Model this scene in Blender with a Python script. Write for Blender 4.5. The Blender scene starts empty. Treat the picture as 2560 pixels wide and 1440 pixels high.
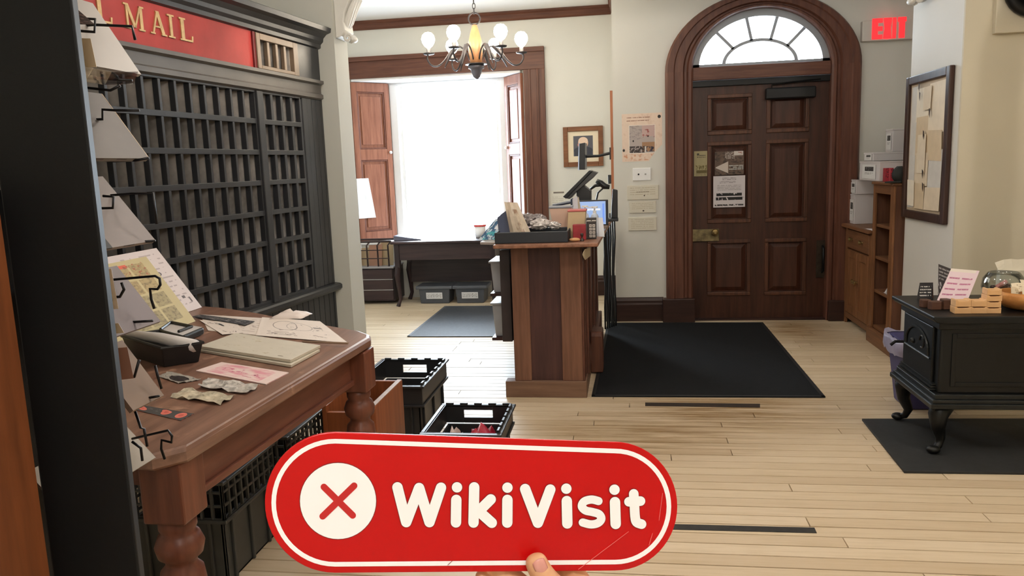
import bpy, bmesh, math, random
from math import sin, cos, pi, radians, sqrt
from mathutils import Vector, Matrix
random.seed(7)
SC = bpy.context.scene
COL = SC.collection

# ------------------------------------------------------------------ camera, world, lights, exposure
F_PX, CAM_H = 1950.0, 1.45
YAW, PITCH, ROLL = radians(8.555), radians(8.87), radians(-2.118)
def cam_axes():
    f = Vector((-sin(YAW)*cos(PITCH), cos(YAW)*cos(PITCH), -sin(PITCH)))
    r = Vector((cos(YAW), sin(YAW), 0)); u = r.cross(f)
    return cos(ROLL)*r + sin(ROLL)*u, -sin(ROLL)*r + cos(ROLL)*u, f
CR, CU, CF = cam_axes()
CO = Vector((0, 0, CAM_H))
cd = bpy.data.cameras.new('camera'); cam = bpy.data.objects.new('camera', cd); COL.objects.link(cam)
cd.sensor_width = 36.0; cd.lens = 36.0*F_PX/2560; cd.clip_start = 0.02; cd.clip_end = 200
cam.matrix_world = Matrix(((CR.x, CU.x, -CF.x, CO.x), (CR.y, CU.y, -CF.y, CO.y), (CR.z, CU.z, -CF.z, CO.z), (0, 0, 0, 1)))
SC.camera = cam

def s2l(c):
    c = c/255.0
    return c/12.92 if c <= 0.04045 else ((c+0.055)/1.055)**2.4
def L(*c): return (s2l(c[0]), s2l(c[1]), s2l(c[2]), 1.0)

SKY_STRENGTH = 34.0
w = bpy.data.worlds.new('world'); SC.world = w; w.use_nodes = True
bg = w.node_tree.nodes['Background']
bg.inputs[0].default_value = (0.80, 0.90, 1.0, 1); bg.inputs[1].default_value = SKY_STRENGTH

def area_light(name, loc, target, size, watts, col, size_y=None, spread=None):
    d = bpy.data.lights.new(name, 'AREA'); d.energy = watts; d.color = col; d.size = size
    if size_y: d.shape = 'RECTANGLE'; d.size_y = size_y
    if spread: d.spread = spread
    o = bpy.data.objects.new(name, d); COL.objects.link(o); o.location = loc
    o.rotation_euler = (Vector(target)-Vector(loc)).to_track_quat('-Z', 'Y').to_euler()
    return o
def portal(name, loc, target, sx, sy):
    o = area_light(name, loc, target, sx, 1, (1, 1, 1), sy); o.data.cycles.is_portal = True
portal('window_portal', (-2.0, 9.12, 1.56), (-2.0, 8, 1.56), 1.4, 2.0)
portal('fanlight_portal', (1.16, 7.40, 2.46), (1.16, 6, 2.46), 1.2, 0.55)
WARM = (1.0, 0.91, 0.81)
# ceiling lamps of the front room, and an added fill light (all above and behind the picture frame)
def globe(name, loc, watts, r, col=WARM):
    d = bpy.data.lights.new(name, 'POINT'); d.energy = watts; d.color = col; d.shadow_soft_size = r
    o = bpy.data.objects.new(name, d); COL.objects.link(o); o.location = loc
globe('ceiling_lamp_front', (0.3, 2.6, 2.80), 50, 0.14)
globe('sign_fill_light', (0.30, -0.6, 2.55), 64, 0.16, (1.0, 0.985, 0.97))  # added fill light behind the camera, brightens the held plate
globe('ceiling_lamp_stove', (2.52, 2.2, 2.85), 48, 0.06)
globe('ceiling_lamp_cabinet', (-0.9, 3.7, 2.80), 40, 0.12)
sp = bpy.data.lights.new('cabinet_spot', 'SPOT'); sp.energy = 75; sp.color = (1.0, 0.84, 0.66); sp.spot_size = radians(50); sp.spot_blend = 0.9; sp.shadow_soft_size = 0.06
spo = bpy.data.objects.new('cabinet_spot', sp); COL.objects.link(spo); spo.location = (-1.30, 4.75, 3.0)
spo.rotation_euler = (Vector((-2.15, 4.72, 2.00))-Vector((-1.30, 4.75, 3.0))).to_track_quat('-Z', 'Y').to_euler()

SC.view_settings.view_transform = 'Standard'; SC.view_settings.look = 'None'
SC.view_settings.gamma = 1.0; SC.view_settings.use_curve_mapping = False
SC.view_settings.exposure = 0.0
SC.cycles.max_bounces = 10; SC.cycles.diffuse_bounces = 6; SC.cycles.transparent_max_bounces = 12
SC.cycles.caustics_reflective = False; SC.cycles.caustics_refractive = False
SC.cycles.sample_clamp_indirect = 6.0

# ------------------------------------------------------------------ where a sight line meets a known real surface
def ray(px, py): return CR*((px-1280)/F_PX) + CU*(-(py-720)/F_PX) + CF
def fl(px, py, z=0.0): d = ray(px, py); return CO + d*((z-CAM_H)/d.z)
def onx(px, py, x): d = ray(px, py); return CO + d*(x/d.x)
def ony(px, py, y): d = ray(px, py); return CO + d*(y/d.y)

# ------------------------------------------------------------------ materials
MATS = {}
def newmat(name):
    m = bpy.data.materials.new(name); m.use_nodes = True
    nt = m.node_tree; b = nt.nodes['Principled BSDF']
    MATS[name] = m
    return m, nt, b
def node(nt, t, **kw):
    n = nt.nodes.new(t)
    for k, v in kw.items():
        if isinstance(k, str) and hasattr(n, k): setattr(n, k, v)
    return n
def link(nt, a, b): nt.links.new(a, b)
def coords(nt, kind='Object', scale=(1, 1, 1)):
    tc = node(nt, 'ShaderNodeTexCoord'); mp = node(nt, 'ShaderNodeMapping')
    mp.inputs['Scale'].default_value = scale
    link(nt, tc.outputs[kind], mp.inputs[0]); return mp.outputs[0]
def noise(nt, vec, scale, detail=3, rough=0.55):
    n = node(nt, 'ShaderNodeTexNoise'); n.inputs['Scale'].default_value = scale
    n.inputs['Detail'].default_value = detail; n.inputs['Roughness'].default_value = rough
    if vec is not None: link(nt, vec, n.inputs['Vector'])
    return n.outputs['Fac']
def ramp(nt, fac, stops):
    r = node(nt, 'ShaderNodeValToRGB'); e = r.color_ramp.elements
    while len(e) < len(stops): e.new(0.5)
    for i, (p, c) in enumerate(stops): e[i].position = p; e[i].color = c
    link(nt, fac, r.inputs[0]); return r.outputs[0]
def mixc(nt, fac, a, b):
    m = node(nt, 'ShaderNodeMix', data_type='RGBA')
    for s, v in ((0, fac), (6, a), (7, b)):
        if hasattr(v, 'links') or hasattr(v, 'is_linked'): link(nt, v, m.inputs[s])
        else: m.inputs[s].default_value = v
    return m.outputs[2]
def mth(nt, op, a, b=None, c=None, clamp=False):
    m = node(nt, 'ShaderNodeMath', operation=op); m.use_clamp = clamp
    for i, v in enumerate((a, b, c)):
        if v is None: continue
        if hasattr(v, 'is_linked'): link(nt, v, m.inputs[i])
        else: m.inputs[i].default_value = v
    return m.outputs[0]
def bumpn(nt, b, h, strength, dist=0.01):
    n = node(nt, 'ShaderNodeBump'); n.inputs['Strength'].default_value = strength; n.inputs['Distance'].default_value = dist
    link(nt, h, n.inputs['Height']); link(nt, n.outputs[0], b.inputs['Normal'])
def mul(c, k): return (min(1, c[0]*k), min(1, c[1]*k), min(1, c[2]*k), 1)

def M(name, col, rough=0.6, metal=0.0, var=0.12, scale=6.0, bump=0.0, bscale=60.0, spec=0.5, emit=0.0, coat=0.0):
    if name in MATS: return MATS[name]
    m, nt, b = newmat(name); c = L(*col)
    v = coords(nt)
    n = noise(nt, v, scale)
    link(nt, ramp(nt, n, [(0.3, mul(c, 1-var)), (0.7, mul(c, 1+var))]), b.inputs['Base Color'])
    b.inputs['Roughness'].default_value = rough; b.inputs['Metallic'].default_value = metal
    b.inputs['Specular IOR Level'].default_value = spec
    b.inputs['Coat Weight'].default_value = coat
    if bump: bumpn(nt, b, noise(nt, v, bscale, 4), bump)
    if emit:
        b.inputs['Emission Color'].default_value = c; b.inputs['Emission Strength'].default_value = emit
    return m
def wood(name, dark, light, grain=(2, 2, 14), axis='z', rough=0.45, bump=0.15, worn=None, worn_amt=0.62, spec=0.3):
    if name in MATS: return MATS[name]
    m, nt, b = newmat(name)
    g = {'z': (14, 14, 1.1), 'x': (1.1, 14, 14), 'y': (14, 1.1, 14)}[axis]
    v = coords(nt, 'Object', g)
    n = noise(nt, v, 2.2, 5, 0.6)
    c = ramp(nt, n, [(0.28, L(*dark)), (0.72, L(*light))])
    if worn:
        v2 = coords(nt, 'Object', (1, 1, 1))
        k = ramp(nt, noise(nt, v2, 9, 6, 0.7), [(worn_amt, (0, 0, 0, 1)), (worn_amt+0.1, (1, 1, 1, 1))])
        c = mixc(nt, k, c, L(*worn))
    link(nt, c, b.inputs['Base Color']); b.inputs['Roughness'].default_value = rough
    b.inputs['Specular IOR Level'].default_value = spec
    if bump: bumpn(nt, b, n, bump, 0.004)
    return m
def thin_glass(name, tint=(1, 1, 1), gloss=0.08, rough=0.02):
    if name in MATS: return MATS[name]
    m, nt, b = newmat(name); nt.nodes.remove(b)
    t = node(nt, 'ShaderNodeBsdfTransparent'); t.inputs[0].default_value = (*tint, 1)
    g = node(nt, 'ShaderNodeBsdfGlossy'); g.inputs['Roughness'].default_value = rough
    x = node(nt, 'ShaderNodeMixShader')
    lw = node(nt, 'ShaderNodeLayerWeight'); lw.inputs[0].default_value = 0.3
    f = mth(nt, 'MULTIPLY_ADD', lw.outputs['Fresnel'], 0.6, gloss, True)
    link(nt, f, x.inputs[0]); link(nt, t.outputs[0], x.inputs[1]); link(nt, g.outputs[0], x.inputs[2])
    link(nt, x.outputs[0], nt.nodes['Material Output'].inputs[0]); return m

class PM:
    """a flat print: layers laid over a paper colour in the sheet's own 0..1 coordinates"""
    def __init__(s, name, paper, rough=0.6, var=0.05, spec=0.4):
        s.m, s.nt, s.b = newmat(name); nt = s.nt
        tc = node(nt, 'ShaderNodeTexCoord'); s.uv = tc.outputs['UV']
        sep = node(nt, 'ShaderNodeSeparateXYZ'); link(nt, s.uv, sep.inputs[0]); s.u, s.v = sep.outputs[0], sep.outputs[1]
        c = L(*paper)
        s.c = ramp(nt, noise(nt, s.uv, 5), [(0.3, mul(c, 1-var)), (0.7, mul(c, 1+var))])
        s.b.inputs['Roughness'].default_value = rough; s.b.inputs['Specular IOR Level'].default_value = spec
    def box(s, u0, v0, u1, v1):
        nt = s.nt
        a = mth(nt, 'MULTIPLY', mth(nt, 'GREATER_THAN', s.u, u0), mth(nt, 'LESS_THAN', s.u, u1))
        b = mth(nt, 'MULTIPLY', mth(nt, 'GREATER_THAN', s.v, v0), mth(nt, 'LESS_THAN', s.v, v1))
        return mth(nt, 'MULTIPLY', a, b)
    def put(s, mask, col):
        s.c = mixc(s.nt, mask, s.c, L(*col) if not hasattr(col, 'is_linked') else col); return s
    def rect(s, u0, v0, u1, v1, col, fac=1.0): return s.put(mth(s.nt, 'MULTIPLY', s.box(u0, v0, u1, v1), fac), col)
    def blot(s, u0, v0, u1, v1, col, scale=12, th=0.5, soft=0.06, sx=1.0, sy=1.0):
        nt = s.nt; mp = node(nt, 'ShaderNodeMapping'); mp.inputs['Scale'].default_value = (sx, sy, 1); mp.inputs['Location'].default_value = (u0*7.3, v0*3.1, 0)
        link(nt, s.uv, mp.inputs[0])
        k = ramp(nt, noise(nt, mp.outputs[0], scale, 4, 0.6), [(th, (0, 0, 0, 1)), (th+soft, (1, 1, 1, 1))])
        return s.put(mth(nt, 'MULTIPLY', s.box(u0, v0, u1, v1), k), col)
    def lines(s, u0, v0, u1, v1, n, col, duty=0.5, words=26, th=0.42, fac=1.0):
        nt = s.nt
        t = mth(nt, 'FRACT', mth(nt, 'MULTIPLY', mth(nt, 'SUBTRACT', s.v, v0), n/(v1-v0)))
        k = mth(nt, 'LESS_THAN', mth(nt, 'ABSOLUTE', mth(nt, 'SUBTRACT', t, 0.5)), duty/2)
        mp = node(nt, 'ShaderNodeMapping'); mp.inputs['Scale'].default_value = (words/(u1-u0), 1.7*n/(v1-v0)*0.35, 1)
        link(nt, s.uv, mp.inputs[0])
        nz = noise(nt, mp.outputs[0], 1.0, 1)
        k2 = mth(nt, 'GREATER_THAN', nz, th)
        k = mth(nt, 'MULTIPLY', mth(nt, 'MULTIPLY', k, k2), fac)
        return s.put(mth(nt, 'MULTIPLY', s.box(u0, v0, u1, v1), k), col)
    def disc(s, cu, cv, ru, rv, col, fac=1.0, r0=0.0):
        nt = s.nt
        a = mth(nt, 'DIVIDE', mth(nt, 'SUBTRACT', s.u, cu), ru); b = mth(nt, 'DIVIDE', mth(nt, 'SUBTRACT', s.v, cv), rv)
        d = mth(nt, 'ADD', mth(nt, 'MULTIPLY', a, a), mth(nt, 'MULTIPLY', b, b))
        k = mth(nt, 'LESS_THAN', d, 1.0)
        if r0: k = mth(nt, 'MULTIPLY', k, mth(nt, 'GREATER_THAN', d, r0*r0))
        return s.put(mth(nt, 'MULTIPLY', k, fac), col)
    def done(s):
        link(s.nt, s.c, s.b.inputs['Base Color']); return s.m

# ------------------------------------------------------------------ mesh building
class MB:
    def __init__(s): s.v = []; s.f = []; s.uv = {}; s.xf = Matrix.Identity(4); s.mi = {}; s.cur = 0
    def add(s, vs, fs, uvs=None):
        o = len(s.v); s.v += [s.xf @ Vector(p) for p in vs]
        for k, f in enumerate(fs):
            i = len(s.f); s.f.append([o+j for j in f])
            if s.cur: s.mi[i] = s.cur
            if uvs and uvs[k]: s.uv[i] = uvs[k]
        return s
    def box(s, x0, y0, z0, x1, y1, z1):
        x0, x1 = sorted((x0, x1)); y0, y1 = sorted((y0, y1)); z0, z1 = sorted((z0, z1))
        v = [(x0, y0, z0), (x1, y0, z0), (x1, y1, z0), (x0, y1, z0), (x0, y0, z1), (x1, y0, z1), (x1, y1, z1), (x0, y1, z1)]
        return s.add(v, [(0, 3, 2, 1), (4, 5, 6, 7), (0, 1, 5, 4), (1, 2, 6, 5), (2, 3, 7, 6), (3, 0, 4, 7)])
    def hexa(s, b, t):
        """any eight-cornered block: four bottom and four top corners, both counter-clockwise from above"""
        return s.add(list(b)+list(t), [(0, 3, 2, 1), (4, 5, 6, 7), (0, 1, 5, 4), (1, 2, 6, 5), (2, 3, 7, 6), (3, 0, 4, 7)])
    def frustum(s, x0, y0, x1, y1, z0, z1, inset):
        """inset > 0: the bottom is narrower than the top"""
        b = [(x0+inset, y0+inset, z0), (x1-inset, y0+inset, z0), (x1-inset, y1-inset, z0), (x0+inset, y1-inset, z0)]
        t = [(x0, y0, z1), (x1, y0, z1), (x1, y1, z1), (x0, y1, z1)]
        return s.hexa(b, t)
    def prism(s, poly, d, axis='z', a0=0.0):
        """polygon extruded along an axis from a0 to a0+d"""
        n = len(poly)
        def P(p, a): return {'z': (p[0], p[1], a), 'y': (p[0], a, p[1]), 'x': (a, p[0], p[1])}[axis]
        v = [P(p, a0) for p in poly]+[P(p, a0+d) for p in poly]
        fs = [list(range(n))[::-1], list(range(n, 2*n))]+[(i, (i+1) % n, n+(i+1) % n, n+i) for i in range(n)]
        return s.add(v, fs)
    def lathe(s, prof, c=(0, 0, 0), seg=20, cap=True):
        v = []; fs = []
        for r, z in prof:
            for k in range(seg):
                a = 2*pi*k/seg; v.append((c[0]+r*cos(a), c[1]+r*sin(a), c[2]+z))
        for i in range(len(prof)-1):
            for k in range(seg):
                k2 = (k+1) % seg; fs.append((i*seg+k, i*seg+k2, (i+1)*seg+k2, (i+1)*seg+k))
        if cap: fs.append(tuple(range(seg))[::-1]); fs.append(tuple(range((len(prof)-1)*seg, len(prof)*seg)))
        return s.add(v, fs)
    def tube(s, pts, r, seg=8, flat=None):
        pts = [Vector(p) for p in pts]; n = len(pts); v = []; fs = []
        rs = r if isinstance(r, (list, tuple)) else [r]*n
        up = Vector((0, 0, 1)); prev = None
        for i, p in enumerate(pts):
            t = (pts[min(i+1, n-1)]-pts[max(i-1, 0)]).normalized()
            if prev is None:
                a = t.cross(up)
                if a.length < 0.05: a = t.cross(Vector((1, 0, 0)))
            else: a = prev - t*prev.dot(t)
            a.normalize(); b = t.cross(a); prev = a
            for k in range(seg):
                q = 2*pi*k/seg; v.append(p+a*(rs[i]*cos(q))+b*(rs[i]*sin(q)))
        for i in range(n-1):
            for k in range(seg):
                k2 = (k+1) % seg; fs.append((i*seg+k, i*seg+k2, (i+1)*seg+k2, (i+1)*seg+k))
        fs.append(tuple(range(seg))[::-1]); fs.append(tuple(range((n-1)*seg, n*seg)))
        return s.add(v, fs)
    def ball(s, c, r, seg=14, rings=9, sq=(1, 1, 1), jit=0.0, rnd=None):
        prof = []; v = []; fs = []
        for i in range(rings+1):
            t = pi*i/rings
            for k in range(seg):
                a = 2*pi*k/seg; j = 1+(rnd.uniform(-jit, jit) if jit and 0 < i < rings else 0)
                v.append((c[0]+r*sq[0]*j*sin(t)*cos(a), c[1]+r*sq[1]*j*sin(t)*sin(a), c[2]-r*sq[2]*j*cos(t)))
        for i in range(rings):
            for k in range(seg):
                k2 = (k+1) % seg; fs.append((i*seg+k, i*seg+k2, (i+1)*seg+k2, (i+1)*seg+k))
        return s.add(v, fs)
    def sheet(s, bl, br, tr, tl, th=0.001, nx=1, ny=1, wob=None):
        """thin board or paper: the face of bl, br, tr, tl (counter-clockwise seen from its front) carries the print"""
        bl, br, tr, tl = map(Vector, (bl, br, tr, tl))
        nrm = (br-bl).cross(tl-bl).normalized(); v = []; fs = []; uvs = []
        for side in (0, 1):
            for j in range(ny+1):
                for i in range(nx+1):
                    a, b = i/nx, j/ny
                    p = bl*(1-a)*(1-b)+br*a*(1-b)+tr*a*b+tl*(1-a)*b
                    if wob: p = p+nrm*wob(a, b)
                    v.append(p-nrm*th*side)
        N = (nx+1)*(ny+1)
        for j in range(ny):
            for i in range(nx):
                q = [j*(nx+1)+i, j*(nx+1)+i+1, (j+1)*(nx+1)+i+1, (j+1)*(nx+1)+i]
                fs.append(q); uvs.append([(i/nx, j/ny), ((i+1)/nx, j/ny), ((i+1)/nx, (j+1)/ny), (i/nx, (j+1)/ny)])
                fs.append([N+k for k in q[::-1]]); uvs.append(None)
        per = [i for i in range(nx+1)]+[j*(nx+1)+nx for j in range(1, ny+1)]+[ny*(nx+1)+i for i in range(nx-1, -1, -1)]+[j*(nx+1) for j in range(ny-1, 0, -1)]
        for a, b in zip(per, per[1:]+per[:1]): fs.append((b, a, N+a, N+b)); uvs.append(None)
        return s.add(v, fs, uvs)
    def build(s, name, m, parent=None, bevel=0.0, smooth=False, seg=2, solid=0.0, subsurf=0, mats=None):
        me = bpy.data.meshes.new(name)
        xs = [p.x for p in s.v]; ys = [p.y for p in s.v]; zs = [p.z for p in s.v]
        base = Vector(((min(xs)+max(xs))/2, (min(ys)+max(ys))/2, min(zs)))
        me.from_pydata([p-base for p in s.v], [], s.f)
        if s.uv:
            ul = me.uv_layers.new(name='UVMap')
            for i, uvl in s.uv.items():
                for li, q in zip(me.polygons[i].loop_indices, uvl): ul.data[li].uv = q
        if mats:
            for q in mats: me.materials.append(q)
        else: me.materials.append(m)
        for i, k in s.mi.items(): me.polygons[i].material_index = k
        if smooth: me.polygons.foreach_set('use_smooth', [True]*len(me.polygons))
        bm = bmesh.new(); bm.from_mesh(me); bmesh.ops.recalc_face_normals(bm, faces=bm.faces) if not s.uv else None
        bm.to_mesh(me); bm.free(); me.update()
        return place(name, me, base, parent, bevel, seg, solid, subsurf)
WM = {}
def place(name, me, base, parent=None, bevel=0, seg=2, solid=0, subsurf=0):
    o = bpy.data.objects.new(name, me); COL.objects.link(o); o.location = base
    if solid:
        q = o.modifiers.new('solid', 'SOLIDIFY'); q.thickness = solid; q.offset = -1
    if subsurf:
        q = o.modifiers.new('sub', 'SUBSURF'); q.levels = subsurf; q.render_levels = subsurf
    if bevel:
        q = o.modifiers.new('bevel', 'BEVEL'); q.width = bevel; q.segments = seg; q.limit_method = 'ANGLE'; q.angle_limit = radians(40)
        q.harden_normals = False
    WM[o.name] = Matrix.Translation(base)
    if parent:
        o.parent = parent; o.matrix_parent_inverse = WM[parent.name].inverted()
    return o
def tag(o, label=None, cat=None, group=None, kind=None):
    if label: o['label'] = label
    if cat: o['category'] = cat
    if group: o['group'] = group
    if kind: o['kind'] = kind
    return o
def thing(name, loc, label, cat, group=None):
    o = bpy.data.objects.new(name, None); COL.objects.link(o); o.location = loc; o.empty_display_size = 0.05
    WM[o.name] = Matrix.Translation(Vector(loc)); return tag(o, label, cat, group)
def struct(o): o['kind'] = 'structure'; return o
def sroot(name, loc=(0, 0, 0)):
    o = bpy.data.objects.new(name, None); COL.objects.link(o); o.location = loc; WM[o.name] = Matrix.Translation(Vector(loc)); return struct(o)
def box(name, m, x0, y0, z0, x1, y1, z1, parent=None, bevel=0.0, seg=2):
    return MB().box(x0, y0, z0, x1, y1, z1).build(name, m, parent, bevel, seg=seg)
def text_mesh(txt, size, depth, name, m, origin, xdir, ydir, parent=None, bevel=0.0):
    cu = bpy.data.curves.new(name, 'FONT'); cu.body = txt; cu.size = size; cu.extrude = depth/2; cu.bevel_depth = bevel
    cu.align_x = 'LEFT'; cu.resolution_u = 4
    t = bpy.data.objects.new(name+'_src', cu); COL.objects.link(t)
    bpy.context.view_layer.update()
    me = bpy.data.meshes.new_from_object(t.evaluated_get(bpy.context.evaluated_depsgraph_get()))
    bpy.data.objects.remove(t); me.name = name
    x = Vector(xdir).normalized(); y = Vector(ydir).normalized(); z = x.cross(y)
    mt = Matrix(((x.x, y.x, z.x, origin[0]), (x.y, y.y, z.y, origin[1]), (x.z, y.z, z.z, origin[2]), (0, 0, 0, 1)))
    me.transform(mt)
    base = Vector((0, 0, 0))
    for v in me.vertices: base += v.co
    base /= max(1, len(me.vertices)); me.transform(Matrix.Translation(-base))
    me.materials.clear(); me.materials.append(m)
    return place(name, me, base, parent)
def dup(root, loc, label=None, group=None, rotz=None):
    r = root.copy(); COL.objects.link(r); r.location = loc
    if rotz is not None: r.rotation_euler = (0, 0, rotz)
    if label: r['label'] = label
    if group: r['group'] = group
    for ch in list(root.children):
        c = ch.copy(); COL.objects.link(c); c.parent = r
        for g in list(ch.children):
            d = g.copy(); COL.objects.link(d); d.parent = c
    return r
# ------------------------------------------------------------------ setting: shared materials
wall_m = M('wall_paint', (212, 210, 202), 0.75, var=0.02, scale=2, bump=0.03, bscale=120)
wall_cool = M('wall_paint_grey', (196, 197, 190), 0.75, var=0.02, scale=2, bump=0.03, bscale=120)
wall_yel = M('wall_paint_yellow', (204, 196, 175), 0.75, var=0.03, scale=2, bump=0.03, bscale=120)
ceil_m = M('ceiling_paint', (236, 236, 234), 0.8, var=0.01)
oak = wood('trim_wood', (76, 46, 36), (110, 70, 54), axis='z', rough=0.42)
oak_h = wood('trim_wood_across', (76, 46, 36), (110, 70, 54), axis='x', rough=0.42)
oak_y = wood('trim_wood_along', (74, 44, 34), (112, 70, 52), axis='y', rough=0.42)
dark_h = wood('dark_trim_across', (40, 25, 22), (62, 40, 33), axis='x', rough=0.4)
white_wood = M('white_paint', (235, 235, 235), 0.45, var=0.02)
glass = thin_glass('window_glass', (0.97, 0.99, 1.0), 0.03)

# ------------------------------------------------------------------ floor: painted planks that run across the room
def plank_mat():
    m, nt, b = newmat('painted_plank')
    gp = node(nt, 'ShaderNodeNewGeometry'); oi = node(nt, 'ShaderNodeObjectInfo')
    base = ramp(nt, oi.outputs['Random'], [(0.0, L(200, 180, 152)), (0.5, L(211, 192, 164)), (1.0, L(218, 200, 174))])
    mp = node(nt, 'ShaderNodeMapping'); mp.inputs['Scale'].default_value = (1.2, 16, 1); link(nt, gp.outputs['Position'], mp.inputs[0])
    gr = noise(nt, mp.outputs[0], 3.0, 5, 0.65)
    c = mixc(nt, ramp(nt, gr, [(0.46, (0, 0, 0, 1)), (0.8, (0.5, 0.5, 0.5, 1))]), base, L(176, 152, 112))
    # trodden, stained places where people come in
    sep = node(nt, 'ShaderNodeSeparateXYZ'); link(nt, gp.outputs['Position'], sep.inputs[0])
    def spot(cx, cy, rx, ry):
        a = mth(nt, 'DIVIDE', mth(nt, 'SUBTRACT', sep.outputs[0], cx), rx); d = mth(nt, 'DIVIDE', mth(nt, 'SUBTRACT', sep.outputs[1], cy), ry)
        q = mth(nt, 'SQRT', mth(nt, 'ADD', mth(nt, 'MULTIPLY', a, a), mth(nt, 'MULTIPLY', d, d)))
        return mth(nt, 'SUBTRACT', 1.0, q, clamp=True)
    s = mth(nt, 'MAXIMUM', mth(nt, 'MAXIMUM', spot(0.55, 4.5, 0.85, 0.55), spot(1.42, 6.75, 0.4, 0.75)), mth(nt, 'MULTIPLY', spot(0.1, 4.1, 0.9, 0.5), 0.8))
    n2 = noise(nt, mp.outputs[0], 1.6, 5, 0.7)
    k = mth(nt, 'MULTIPLY', ramp(nt, n2, [(0.3, (0, 0, 0, 1)), (0.62, (1, 1, 1, 1))]), mth(nt, 'MULTIPLY', s, 1.35, clamp=True))
    c = mixc(nt, k, c, L(128, 96, 52))
    link(nt, c, b.inputs['Base Color']); b.inputs['Roughness'].default_value = 0.42
    b.inputs['Specular IOR Level'].default_value = 0.35
    bumpn(nt, b, gr, 0.12, 0.004); return m
pm = plank_mat()
floor = struct(box('floor', M('floor_joint', (70, 52, 34), 0.9), -3.7, -1.6, -0.06, 3.5, 9.0, -0.016))
PW = 0.084; rng = random.Random(3)
mesh_cache = {}
def plank_mesh(x0, x1):
    k = round(x1-x0, 2)
    if k not in mesh_cache:
        h = k/2-0.0012; q = PW/2-0.0016; mb = MB()
        mb.hexa([(-h, -q, -0.016), (h, -q, -0.016), (h, q, -0.016), (-h, q, -0.016)], [(-h+.0012, -q+.002, 0), (h-.0012, -q+.002, 0), (h-.0012, q-.002, 0), (-h+.0012, q-.002, 0)])
        me = bpy.data.meshes.new('plank'); me.from_pydata(mb.v, [], mb.f); me.materials.append(pm); mesh_cache[k] = me
    return mesh_cache[k]
def lay(y, x0, x1):
    me = plank_mesh(x0, x1); o = bpy.data.objects.new('plank', me); COL.objects.link(o)
    o.location = ((x0+x1)/2, y, rng.uniform(-0.0006, 0.0006)); WM[o.name] = Matrix.Translation(o.location)
    o.parent = floor; o.matrix_parent_inverse = WM['floor'].inverted()
yy = 1.9; rows = 0
while yy < 9.0:
    cuts = [-3.6]
    if yy < 7.0: cuts.append(round(rng.uniform(-1.6, 0.2), 1)); cuts.append(round(rng.uniform(0.5, 2.0), 1))
    else: cuts.append(round(rng.uniform(-2.4, -0.6), 1))
    cuts.append(3.4 if yy < 7.15 else 0.0)
    for a, b in zip(cuts, cuts[1:]): lay(yy, a, b)
    yy += PW; rows += 1
mb = MB(); yy = 1.9-PW
while yy > -1.5:
    mb.box(-3.6, yy-PW/2+.0016, -0.016, 3.4, yy+PW/2-.0016, 0); yy -= PW
tag(mb.build('planks_underfoot', pm, floor), kind='stuff')

# ------------------------------------------------------------------ ceiling and walls
CZ = 3.08
struct(box('ceiling', ceil_m, -3.7, -1.6, CZ, 3.5, 9.1, CZ+0.1))
DY = 7.15                                                # face of the wall with the door
AX, AZ = 1.155, 2.2                                      # centre and spring of the arch
def arc(a, b, n=28, t0=0.0, t1=pi): return [(AX+a*cos(t0+(t1-t0)*i/n), AZ+b*sin(t0+(t1-t0)*i/n)) for i in range(n+1)]
poly = [(-0.11, 0), (AX-0.60, 0), (AX-0.60, AZ)]+arc(0.60, 0.52)[::-1][1:-1]+[(AX+0.60, AZ), (AX+0.60, 0), (2.5, 0), (2.5, CZ), (-0.11, CZ)]
struct(MB().prism(poly, 0.25, 'y', DY).build('wall_back', wall_m))
struct(box('wall_vestibule_side', wall_m, -0.11, DY+0.25, 0, 0.04, 9.06, CZ))
WY = 8.6                                                 # face of the wall with the window
mb = MB()
mb.prism([(-3.6, WY), (-3.06, WY), (-2.70, 9.06), (-3.6, 9.06)], CZ, 'z', 0)
mb.prism([(-1.08, WY), (-0.11, WY), (-0.11, 9.06), (-1.34, 9.06)], CZ, 'z', 0)
mb.box(-3.06, WY, 2.47, -1.08, 9.06, CZ); mb.box(-3.06, WY, 0, -1.08, 9.06, 0.62)
struct(mb.build('wall_window', wall_m))
struct(box('wall_far_left', wall_m, -3.7, 5.68, 0, -3.6, 9.06, CZ))
struct(box('wall_left', wall_cool, -2.9, -1.6, 0, -2.8, 5.4, CZ))
struct(box('wall_pier_left', wall_cool, -3.7, 5.4, 0, -2.0, 5.665, CZ))
struct(box('wall_pier_right', M('wall_paint_pale', (214, 212, 206), 0.7, var=0.02, scale=2), 1.94, 5.02, 0, 2.5, 5.85, CZ))
struct(box('wall_right_recess', wall_m, 2.42, 5.85, 0, 2.5, DY, CZ))
struct(box('wall_chimney', wall_yel, 1.94, 5.0, 0, 3.5, 5.02, CZ))
struct(box('wall_right', wall_yel, 3.4, -1.6, 0, 3.5, 5.0, CZ))
struct(box('wall_front', wall_yel, -2.9, -1.7, 0, 3.5, -1.6, CZ))
struct(box('ceiling_beam', wall_m, -2.0, 5.4, 2.74, 1.94, 5.66, CZ))

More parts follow.
